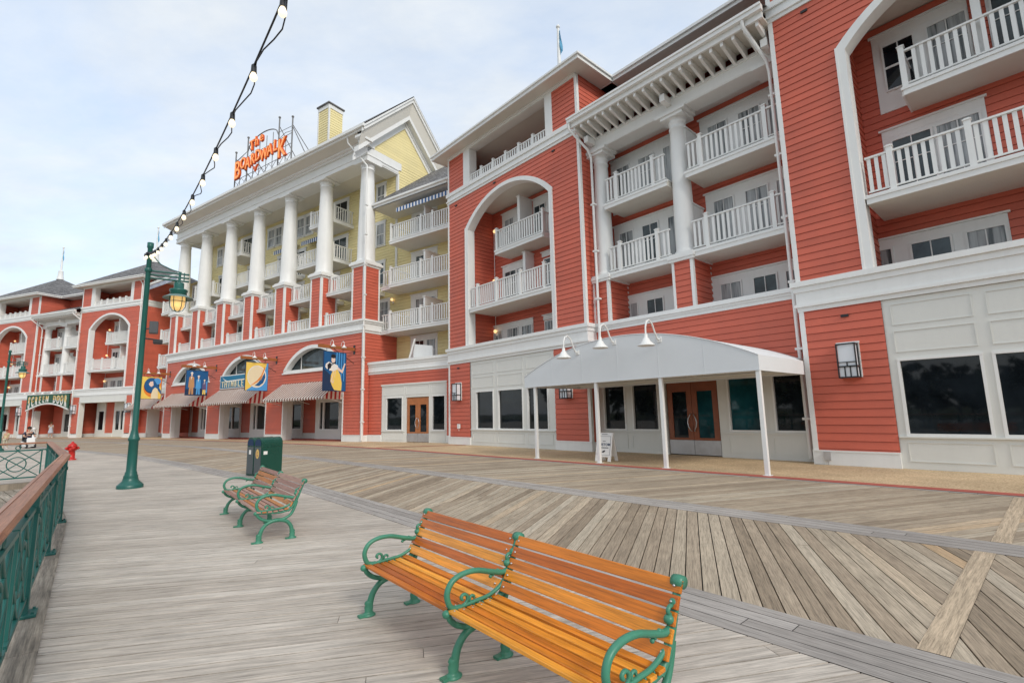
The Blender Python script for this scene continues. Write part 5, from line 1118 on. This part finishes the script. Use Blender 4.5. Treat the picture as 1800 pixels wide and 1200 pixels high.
def bin_(loc, rz, label, mark):
    r = empty('litter_bin', loc, rz, label, 'litter bin', 'green litter bins')
    prof = [(-.18, .03), (.18, .03), (.18, .90)]+[(.18*math.cos(PI*i/10), .90+.17*math.sin(PI*i/10)) for i in range(1, 10)]+[(-.18, .90)]
    mb = MB(); mb.prism(prof, .0, .62); mb.box(-.19, .19, .01, .61, 0, .05); mb.box(-.19, .19, .02, .63, .80, .825); mb.build('body', TGREEN, r, .012)
    mb = MB(); mb.box(-.16, .16, -.012, .0, .06, .80); mb.build('front_door', BINGREY, r, .004)
    mb = MB(); mb.prism([(-.14, .84), (.14, .84), (.14, .92)]+[(.14*math.cos(PI*i/8), .92+.10*math.sin(PI*i/8)) for i in range(1, 8)]+[(-.14, .92)], -.014, .0); mb.build('flap', A_NAVY, r)
    mb = MB()
    if mark: mb.add([(x, -.014, z) for x, z in ell(0, .62, .085, .13, 20)], [tuple(range(20))], 0); mb.add([(x, -.016, z) for x, z in ((-.05, .54), (.05, .54), (.03, .60), (-.02, .62), (.03, .66), (-.04, .70), (-.04, .62))], [tuple(range(7))], 1); mb.build('emblem', [GOLD, A_TAN], r)
    else: mb.box(-.05, .05, -.016, -.012, .60, .72); mb.build('notice', A_WHT, r)
    mb = MB(); mb.box(.181, .184, .06, .17, .60, .69); mb.build('sticker', A_WHT, r)
ax = math.atan2(-.55, .83)
bx, by = Vector((.83, -.55)), Vector((.55, .83))
c0 = Vector((-7.03, 13.96))
for i, (lab, mk) in enumerate((('green litter bin with gold emblem on its grey front, right of the pair', True), ('green litter bin with small white notice on its front, left of the pair', False))):
    c = c0 - bx*(.19+.385*i); bin_((c.x, c.y, 0), ax, lab, mk)

# ------------------------------------------------------------------ benches
def bench(loc, rz, label, wd, half=1.27):
    r = empty('park_bench', loc, rz, label, 'bench', 'iron and wood benches'); r.scale = (1, 1, .92)
    def frame(x):
        f = MB()
        def T(yz, rad, n=8): f.tube([(x, y, z) for y, z in yz], rad, n)
        def sm(c, k=6):  # catmull-rom
            o = []; P = [c[0]]+list(c)+[c[-1]]
            for i in range(1, len(P)-2):
                for j in range(k):
                    t = j/k; o.append(tuple(.5*((2*P[i][q])+(-P[i-1][q]+P[i+1][q])*t+(2*P[i-1][q]-5*P[i][q]+4*P[i+1][q]-P[i+2][q])*t*t+(-P[i-1][q]+3*P[i][q]-3*P[i+1][q]+P[i+2][q])*t**3) for q in (0, 1)))
            o.append(c[-1]); return o
        lf = sm([(0, .03), (.01, .10), (.035, .18), (.09, .245), (.16, .275), (.205, .28)]); lr = sm([(.41, .03), (.405, .10), (.385, .18), (.335, .245), (.26, .275), (.205, .28)])
        for l in (lf, lr):
            n = len(l); T(l, [.024+.012*abs(.5-i/n) for i in range(n)])
        for y in (0, .41):
            f.lathe([(.046, 0), (.046, .012), (.035, .02), (.026, .035), (.030, .07), (.024, .085), (.030, .10), (.022, .12)], 12, 0, (x, y), True, 1, 1.25)
            f.box(x-.025, x+.025, y-.085, y+.03, 0, .018)
        T(sm([(-.035, .395), (-.02, .36), (.03, .315), (.11, .285), (.205, .28), (.30, .29), (.38, .335), (.425, .42), (.455, .52)]), .020)   # lower sweep
        T(sm([(-.05, .405), (.0, .405), (.12, .392), (.26, .385), (.36, .405)]), .017)                                                    # seat rail
        T(sm([(.34, .39), (.415, .47), (.46, .57), (.495, .67), (.525, .755), (.54, .80)]), [.019]*31 if 0 else .021)                     # back post
        f.X = Matrix.Translation((x, .545, .795)) @ Matrix.Rotation(R(90), 4, 'Y'); f.lathe([(.001, -.03), (.034, -.03), (.038, 0), (.034, .03), (.001, .03)], 14); f.X = Matrix.Identity(4)
        T(sm([(.475, .60), (.40, .575), (.30, .60), (.18, .635), (.07, .635), (-.01, .60), (-.045, .53), (-.03, .46), (.0, .43), (.05, .425)]), .0195) # arm loop
        T(sm([(.05, .425), (.16, .435), (.28, .445), (.38, .49), (.43, .55)]), .014)
        sp = [(.075+.045*(1-i/16)*math.cos(-1.6+i*.42), .475+.045*(1-i/16)*math.sin(-1.6+i*.42)) for i in range(15)]; T(sp, .0115, 6)
        sp = [(.15+.03*(1-i/14)*math.cos(-1.9-i*.42), .462+.03*(1-i/14)*math.sin(-1.9-i*.42)) for i in range(13)]; T(sp, .0095, 6)
        sp = [(.455+.032*(1-i/14)*math.cos(.6+i*.45), .665+.032*(1-i/14)*math.sin(.6+i*.45)) for i in range(13)]; T(sp, .012, 6)
        for i in range(7): y = .30+.02*i; f.ball((x, y-.005, .598-.010*abs(i-3)), .013, 0, 6, 5)
        for i in range(9): y = .05+.035*i; f.ball((x, y, .418+.004*math.sin(i)), .010, 0, 6, 4)
        for y, z in ((-.05, .405), (.495, .70), (.44, .63)): f.ball((x, y, z), .028, 0, 8, 6)
        f.lathe([(.02, .26), (.035, .27), (.035, .29), (.02, .30)], 10, 0, (x, .205)); f.build('iron_frame', BGREEN, r)
    for x in (0, half, 2*half): frame(x)
    for s in (0, 1):
        x0 = s*half-.03*(s == 0)+.018*(s == 1); L = half-.018+.03
        x0 = s*half+(.012 if s else -.03); L = half+.018
        b = MB(); nuts = MB()
        for i in range(6):
            y = -.045+.068*i; z = .412-.0045*math.sin(PI*i/5)*3; b.X = Matrix.Translation((x0, y, z)) @ Matrix.Rotation(R((-6, -3, 0, 1, 3, 6)[i]), 4, 'X')
            b.wbox(L, 0, .052, 0, .022, random.random(), random.uniform(0, 90))
            for xx in (x0+.035, x0+L-.035): nuts.ball((xx, y+.026, z+.022), .007, 0, 8, 4, .5)
        st = b.build('seat', wd, r, .004)
        b = MB()
        for i in range(5):
            t = i/4; y = .375+.142*t; z = .450+.292*t; b.X = Matrix.Translation((x0, y, z)) @ Matrix.Rotation(R(-24), 4, 'X')
            b.wbox(L, -.02, .002, 0, .07, random.random(), random.uniform(0, 90))
            for xx in (x0+.035, x0+L-.035): nuts.ball((xx, y-.008, z+.040), .008, 0, 8, 4)
        b.build('backrest', wd, r, .004); nuts.build('bolts', STEEL, r)
    return r
bench((-1.215, 4.27, 0), math.atan2(-.77, .635), 'orange varnished bench with green iron arms, nearest the camera', BENCHW)
bench((-4.96, 8.72, 0), math.atan2(-.785, .62), 'weathered brown bench with green iron arms in front of the litter bins', BENCHO, 1.3)

# ------------------------------------------------------------------ flagpoles
def flagpole(fr, X, Y, zb, H, label, rb=.12):
    r = froot('flagpole', fr, X, Y, label, 'flagpole', 'flagpoles on the pavilion roofs', zb)
    mb = MB(); mb.lathe([(rb*3.4, 0), (rb*2.6, .5), (rb*2.2, 1.1), (rb*2.3, 1.15), (rb*1.1, 1.2), (rb, 1.3), (rb*.6, H-.1), (rb*.6, H)], 14); mb.ball((0, 0, H+.12), .12); mb.build('pole', WHITE, r)
    mb = MB(); K = 10; prev = None
    for i in range(K+1):
        f = i/K; z = H-.2-1.5*f; w_ = .10+.30*f*(1-.55*f) if f < .9 else .05
        row = [(.05, 0, z), (.05+w_*.5, .07*math.sin(i*.8), z-.12*f), (.05+w_, -.05*math.sin(i*.7), z-.25*f)]
        if prev: mb.quad(prev[0], prev[1], row[1], row[0]); mb.quad(prev[1], prev[2], row[2], row[1])
        prev = row
    mb.build('flag', FLAGB, r)
flagpole('A', -12.5, 4.2, 19.9, 4.1, 'white flagpole with limp blue flag on the roof of the nearest arched wing')
flagpole('C', -12.9, 4.2, 20.0, 4.2, 'white flagpole with blue flag on the far left pavilion roof')
flagpole('C', 4.95, 4.2, 20.0, 4.2, 'white flagpole with blue flag behind the top of the lamp post')
# bollard in front of the far shop
p = W('C', -3.0, -1.6)
r = empty('bollard', p, 0, 'short white bollard in front of the green signed shop', 'bollard'); mb = MB(); mb.lathe([(.28, 0), (.28, .12), (.15, .16), (.13, .95), (.2, 1.0), (.2, 1.06), (.13, 1.12), (.001, 1.2)], 16); mb.build('shaft', WHITE, r)
# ------------------------------------------------------------------ people
SKIN = paint('skin', (.55, .32, .22), .6, .06, 8)
def cloth(n, c): return paint(n, c, .85, .12, 9)
def skinned(name, verts, edges, radii, mat, parent, root_i=0, sub=2):
    me = bpy.data.meshes.new(name); me.from_pydata(verts, edges, []); o = bpy.data.objects.new(name, me); COL.objects.link(o)
    sk = o.modifiers.new('s', 'SKIN'); me.skin_vertices.new() if not me.skin_vertices else None
    for v, rr in zip(me.skin_vertices[0].data, radii): v.radius = rr if isinstance(rr, tuple) else (rr, rr)
    me.skin_vertices[0].data[root_i].use_root = True
    sb = o.modifiers.new('u', 'SUBSURF'); sb.levels = sub; sb.render_levels = sub
    dg = bpy.context.evaluated_depsgraph_get(); m2 = bpy.data.meshes.new_from_object(o.evaluated_get(dg)); bpy.data.objects.remove(o)
    o = bpy.data.objects.new(name, m2); COL.objects.link(o); m2.materials.clear(); m2.materials.append(mat)
    for p in m2.polygons: p.use_smooth = True
    o.parent = parent; return o
def person(loc, rz, label, H, pose, shirt, trousers, hair, dress=False):
    r = empty('person', loc, rz, label, 'person'); k = H/1.75
    hip = .50 if pose == 'sit' else .93
    P = {'pel': (0, 0, hip), 'wst': (0, -.01, hip+.18), 'chs': (0, .0, hip+.42), 'nck': (0, .0, hip+.56), 'hd0': (0, -.01, hip+.64), 'hd1': (0, -.02, hip+.76)}
    for s, q in ((-1, 'l'), (1, 'r')):
        P[q+'sh'] = (s*.19, 0, hip+.50)
        if pose == 'sit': P[q+'el'] = (s*.27, -.12, hip+.26); P[q+'wr'] = (s*.22, -.38, hip+.24); P[q+'ha'] = (s*.20, -.47, hip+.24); P[q+'hp'] = (s*.10, 0, hip-.02); P[q+'kn'] = (s*.15, -.42, hip+.02); P[q+'an'] = (s*.15, -.46, .09); P[q+'to'] = (s*.16, -.60, .05)
        else: P[q+'el'] = (s*.25, .02, hip+.24); P[q+'wr'] = (s*.24, -.10, hip+.02); P[q+'ha'] = (s*.24, -.13, hip-.07); P[q+'hp'] = (s*.09, 0, hip-.06); P[q+'kn'] = (s*.10, -.02+.06*s, .50); P[q+'an'] = (s*.10, .02+.10*s, .09); P[q+'to'] = (s*.12, -.12+.10*s, .04)
    nm = list(P); V = [tuple(c*k for c in P[n]) for n in nm]; I = nm.index
    rad = dict(pel=(.15, .11), wst=(.135, .095), chs=(.16, .11), nck=.055, hd0=.075, hd1=.098, sh=.062, el=.045, wr=.03, ha=(.04, .022), hp=.085, kn=.06, an=.038, to=(.042, .03))
    rr = []
    for n in nm:
        q = rad.get(n) or rad[n[1:]]; rr.append(tuple(x*k for x in q) if isinstance(q, tuple) else q*k)
    E = [('pel', 'wst'), ('wst', 'chs'), ('chs', 'nck'), ('nck', 'hd0'), ('hd0', 'hd1')]
    for q in 'lr': E += [('chs', q+'sh'), (q+'sh', q+'el'), (q+'el', q+'wr'), (q+'wr', q+'ha'), ('pel', q+'hp'), (q+'hp', q+'kn'), (q+'kn', q+'an'), (q+'an', q+'to')]
    b = skinned('body', V, [(I(a), I(c)) for a, c in E], rr, SKIN, r, I('pel'))
    def sub(name, keys, edges, grow, mat, ov={}):
        Vs = [tuple(c*k for c in ov.get(n, P[n])) for n in keys]; J = keys.index
        rs = [tuple(x*grow for x in rr[I(n)]) if isinstance(rr[I(n)], tuple) else rr[I(n)]*grow for n in keys]
        return skinned(name, Vs, [(J(a), J(c)) for a, c in edges], rs, mat, r)
    def lerp(a, c, t): return tuple(P[a][i]+(P[c][i]-P[a][i])*t for i in range(3))
    sub('shirt', ['pel', 'wst', 'chs', 'lsh', 'rsh', 'lel', 'rel'], [('pel', 'wst'), ('wst', 'chs'), ('chs', 'lsh'), ('chs', 'rsh'), ('lsh', 'lel'), ('rsh', 'rel')], 1.13, shirt, {'lel': lerp('lsh', 'lel', .75), 'rel': lerp('rsh', 'rel', .75)})
    if dress:
        mb = MB(); mb.lathe([(.27*k, .52*k), (.24*k, .7*k), (.19*k, .9*k), (.165*k, 1.05*k), (.15*k, 1.15*k)], 18, 0, (0, 0), True, 1, .8); mb.build('skirt', trousers, r)
    else: sub('trousers', ['pel', 'lhp', 'rhp', 'lkn', 'rkn', 'lan', 'ran'], [('pel', 'lhp'), ('pel', 'rhp'), ('lhp', 'lkn'), ('rhp', 'rkn'), ('lkn', 'lan'), ('rkn', 'ran')], 1.17, trousers)
    mb = MB(); hz = P['hd1'][2]*k; hy = P['hd1'][1]*k
    mb.X = Matrix.Translation((0, hy+.018*k, hz+.03*k)); mb.ball((0, 0, 0), .115*k, 0, 16, 10); o = mb.build('hair', hair, r)
    mb = MB(); f0 = hy-.095*k
    for s in (-1, 1): mb.ball((s*.036*k, f0, hz+.0*k), .011*k, 0, 8, 6); mb.ball((s*.10*k, hy, hz-.02*k), .022*k, 1, 8, 6)
    mb.ball((0, f0-.012*k, hz-.03*k), .016*k, 1, 8, 6); mb.box(-.025*k, .025*k, f0-.004*k, f0+.01*k, hz-.068*k, hz-.06*k, 2); mb.build('face', [DARK, SKIN, KERB], r)
    mb = MB()
    for q in 'lr':
        h = Vector(P[q+'ha'])*k; d = (h-Vector(P[q+'wr'])*k).normalized(); side = Vector((0, 1, 0)) if pose != 'sit' else Vector((1, 0, 0))
        for j in range(4): o0 = h+side*(.018*(j-1.5))*k; mb.tube([o0, o0+d*(.05+.008*(1.5-abs(j-1.5)))*k, o0+d*.085*k+Vector((0, -.012, -.012))*k], .0088*k, 6)
        mb.tube([h-d*.03*k+side*.03*k, h+d*.01*k+side*.052*k, h+d*.04*k+side*.05*k], .0095*k, 6)
    mb.build('fingers', SKIN, r); 
    mb = MB()
    for q in 'lr': t = Vector(P[q+'to'])*k; a = Vector(P[q+'an'])*k; mb.lathe([(.052*k, 0), (.056*k, .03*k), (.045*k, .075*k), (.001, .085*k)], 12, 0, ((t.x+a.x)/2, (t.y+a.y)/2), True, .85, 2.1)
    mb.build('shoes', A_WHT if dress or H < 1.3 else DARK, r)
    return r
face_cam = lambda x, y: math.atan2(-y, -x)+PI/2
def pcam(x, y, *a, turn=0, **k): return person((x, y, 0), face_cam(x, y)+turn, *a, **k)
sx_, sy_ = -32.5, 33.4
pcam(sx_, sy_, 'person in navy shirt and dark trousers riding the white scooter', 1.78, 'sit', cloth('navy_shirt', (.015, .025, .06)), cloth('dark_trousers', (.03, .035, .045)), cloth('dark_hair', (.03, .02, .015)), turn=R(12))
r = empty('mobility_scooter', (sx_, sy_, 0), face_cam(sx_, sy_)+R(12), 'white mobility scooter with black wheels under the person in navy', 'scooter')
mb = MB(); mb.box(-.28, .28, -.75, .45, .10, .20); mb.box(-.25, .25, .05, .55, .20, .44); mb.X = Matrix.Translation((0, -.72, .2)) @ Matrix.Rotation(R(-14), 4, 'X'); mb.box(-.20, .20, -.10, .10, 0, .48); mb.X = Matrix.Identity(4); mb.build('body', WHITE, r, .04)
mb = MB(); mb.box(-.25, .25, -.12, .36, .44, .52); mb.box(-.24, .24, .30, .38, .52, .98); mb.build('seat', DARK, r, .03)
mb = MB(); mb.tube([(0, -.66, .6), (0, -.55, .92)], .025, 8); mb.tube([(-.26, -.50, .90), (0, -.55, .93), (.26, -.50, .90)], .018, 8); mb.box(-.14, .14, -.62, -.5, .88, .97); mb.build('steering_column', DARK, r)
for x, y in ((-.27, .32), (.27, .32), (-.2, -.72), (.2, -.72)):
    mb = MB(); mb.X = Matrix.Translation((x, y, .14)) @ Matrix.Rotation(R(90), 4, 'Y'); mb.lathe([(.06, -.04), (.13, -.045), (.14, 0), (.13, .045), (.06, .04)], 16); mb.build('wheel', DARK, r)
pcam(-34.3, 33.7, 'child in pale yellow clothes beside the scooter at the left edge', 1.2, 'stand', cloth('pale_yellow_shirt', (.62, .55, .30)), cloth('pale_trousers', (.50, .46, .34)), cloth('red_brown_hair', (.22, .05, .025)), turn=R(-40))
pcam(-53.0, 57.0, 'person in white patterned dress walking behind the scooter', 1.66, 'stand', cloth('white_top', (.62, .60, .58)), cloth('patterned_skirt', (.50, .52, .58)), cloth('light_brown_hair', (.20, .11, .05)), dress=True, turn=R(150))

# ------------------------------------------------------------------ sky, sun, camera
SUN_DIR = Vector((.46, -.70, .60)).normalized()    # towards the sun
w = bpy.data.worlds.new('World'); sc.world = w; w.use_nodes = True; nt = w.node_tree
bg = nt.nodes['Background']; bg.inputs['Strength'].default_value = .10
sky = N(nt, 'ShaderNodeTexSky', sky_type='NISHITA'); sky.sun_disc = False; sky.sun_elevation = math.asin(SUN_DIR.z); sky.sun_rotation = math.atan2(SUN_DIR.x, SUN_DIR.y); sky.air_density = 1.0; sky.dust_density = 1.2
tc = N(nt, 'ShaderNodeTexCoord'); sep = N(nt, 'ShaderNodeSeparateXYZ'); nt.links.new(tc.outputs['Generated'], sep.inputs[0])
zz = N(nt, 'ShaderNodeMath', operation='ADD'); nt.links.new(sep.outputs[2], zz.inputs[0]); zz.inputs[1].default_value = .22
mx_ = N(nt, 'ShaderNodeMath', operation='MAXIMUM'); nt.links.new(zz.outputs[0], mx_.inputs[0]); mx_.inputs[1].default_value = .05
dv = N(nt, 'ShaderNodeVectorMath', operation='DIVIDE'); nt.links.new(tc.outputs['Generated'], dv.inputs[0])
cb = N(nt, 'ShaderNodeCombineXYZ')
for i in range(3): nt.links.new(mx_.outputs[0], cb.inputs[i])
nt.links.new(cb.outputs[0], dv.inputs[1])
mp = N(nt, 'ShaderNodeMapping'); mp.inputs['Scale'].default_value = (1.0, 1.5, .2); mp.inputs['Rotation'].default_value = (0, 0, R(35)); mp.inputs['Location'].default_value = (2.3, .4, 0); nt.links.new(dv.outputs[0], mp.inputs[0])
n1 = N(nt, 'ShaderNodeTexNoise', Scale=1.5, Detail=9.0, Roughness=.58, Distortion=.25); nt.links.new(mp.outputs[0], n1.inputs['Vector'])
mask = ramp(nt, n1.outputs['Fac'], [(.33, (.42,)*3), (.62, (1,)*3)])
n2 = N(nt, 'ShaderNodeTexNoise', Scale=3.6, Detail=8.0, Roughness=.6); nt.links.new(mp.outputs[0], n2.inputs['Vector'])
cl = ramp(nt, n2.outputs['Fac'], [(.3, (6.9/9, 7.5/9, 8.2/9)), (.7, (8.6/9, 8.9/9, 9.2/9.2))])
cl9 = N(nt, 'ShaderNodeVectorMath', operation='SCALE'); nt.links.new(cl, cl9.inputs[0]); cl9.inputs['Scale'].default_value = 8.6
skm = N(nt, 'ShaderNodeVectorMath', operation='SCALE'); nt.links.new(sky.outputs[0], skm.inputs[0]); skm.inputs['Scale'].default_value = 1.6
sa = N(nt, 'ShaderNodeVectorMath', operation='ADD'); nt.links.new(skm.outputs[0], sa.inputs[0]); sa.inputs[1].default_value = (2.6, 3.2, 4.0)
mm = N(nt, 'ShaderNodeMix', data_type='RGBA'); nt.links.new(mask, mm.inputs[0]); nt.links.new(sa.outputs[0], mm.inputs[6]); nt.links.new(cl9.outputs[0], mm.inputs[7])
nt.links.new(mm.outputs[2], bg.inputs['Color'])
sl = bpy.data.lights.new('sun', 'SUN'); sl.energy = 1.5; sl.angle = R(14); sl.color = (1, .95, .87); so = bpy.data.objects.new('sun', sl); COL.objects.link(so)
so.rotation_euler = SUN_DIR.to_track_quat('Z', 'Y').to_euler(); so.location = (0, 0, 40)
cam = bpy.data.cameras.new('camera'); co = bpy.data.objects.new('camera', cam); COL.objects.link(co); sc.camera = co
cam.sensor_width = 36; cam.sensor_fit = 'HORIZONTAL'; cam.lens = 864.76/1800*36; cam.clip_start = .05; cam.clip_end = 3000
pitch, roll = R(8.2259), R(-1.302); cp, sp = math.cos(pitch), math.sin(pitch); cr, sr = math.cos(roll), math.sin(roll)
fw = Vector((0, cp, sp)); up0 = Vector((0, -sp, cp)); rt0 = Vector((1, 0, 0)); rt = rt0*cr+up0*sr; up = up0*cr-rt0*sr
co.matrix_world = Matrix(((rt.x, up.x, -fw.x, 0), (rt.y, up.y, -fw.y, 0), (rt.z, up.z, -fw.z, 1.6), (0, 0, 0, 1)))
sc.view_settings.view_transform = 'Standard'; sc.view_settings.look = 'None'; sc.view_settings.exposure = .2; sc.view_settings.gamma = 1
sc.render.engine = 'CYCLES'; sc.cycles.use_denoising = True; sc.cycles.max_bounces = 6; sc.cycles.diffuse_bounces = 4; sc.cycles.sample_clamp_indirect = 6

# far shore across the lake (mirrored in the shop windows)
def far_trees():
    rnd = random.Random(5); mb = MB()
    for i in range(240):
        a = R(-100+200*i/149+rnd.uniform(-1.5, 1.5)); d = rnd.uniform(95, 140); cx, cy = math.sin(a)*d, -math.cos(a)*d; h = rnd.uniform(6, 13); wd = rnd.uniform(3.5, 6.0)
        mb.tube([(cx, cy, -1.2), (cx+rnd.uniform(-.6, .6), cy, h*.55)], [.35, .15], 5, 1)
        for j in range(70):
            th, ph, rr = rnd.uniform(0, 2*PI), rnd.uniform(-1, 1), rnd.random()**.4
            p = Vector((cx+wd*rr*math.cos(th)*math.sqrt(1-ph*ph), cy+wd*rr*math.sin(th)*math.sqrt(1-ph*ph), max(.1, h*.5+h*.5*rr*ph))); u = Vector((rnd.uniform(-1, 1), rnd.uniform(-1, 1), rnd.uniform(-1, 1))).normalized(); v = u.orthogonal().normalized(); sz = rnd.uniform(.8, 1.7)
            mb.quad(p-u*sz-v*sz*.5, p+u*sz-v*sz*.6, p+u*sz*.8+v*sz*.6, p-u*sz*.9+v*sz*.5, 0, rnd.random())
    o = mb.build('far_shore_trees', [paint('far_foliage', (.035, .055, .022), .9, .3, .4, tint=.4), paint('far_bark', (.07, .05, .035), .9, .2, 1)])
    o['kind'] = 'stuff'; o['label'] = 'dark treeline across the lake, seen mirrored in the shop windows'; o['category'] = 'trees'
    mb = MB(); n = 40
    for i in range(n):
        a, b = R(-105+210*i/n), R(-105+210*(i+1)/n); mb.quad((math.sin(a)*90, -math.cos(a)*90, -1.0), (math.sin(a)*260, -math.cos(a)*260, -.3), (math.sin(b)*260, -math.cos(b)*260, -.3), (math.sin(b)*90, -math.cos(b)*90, -1.0))
    struct(mb.build('far_shore', paint('shore_grass', (.07, .09, .035), .9, .3, .2)))
far_trees()
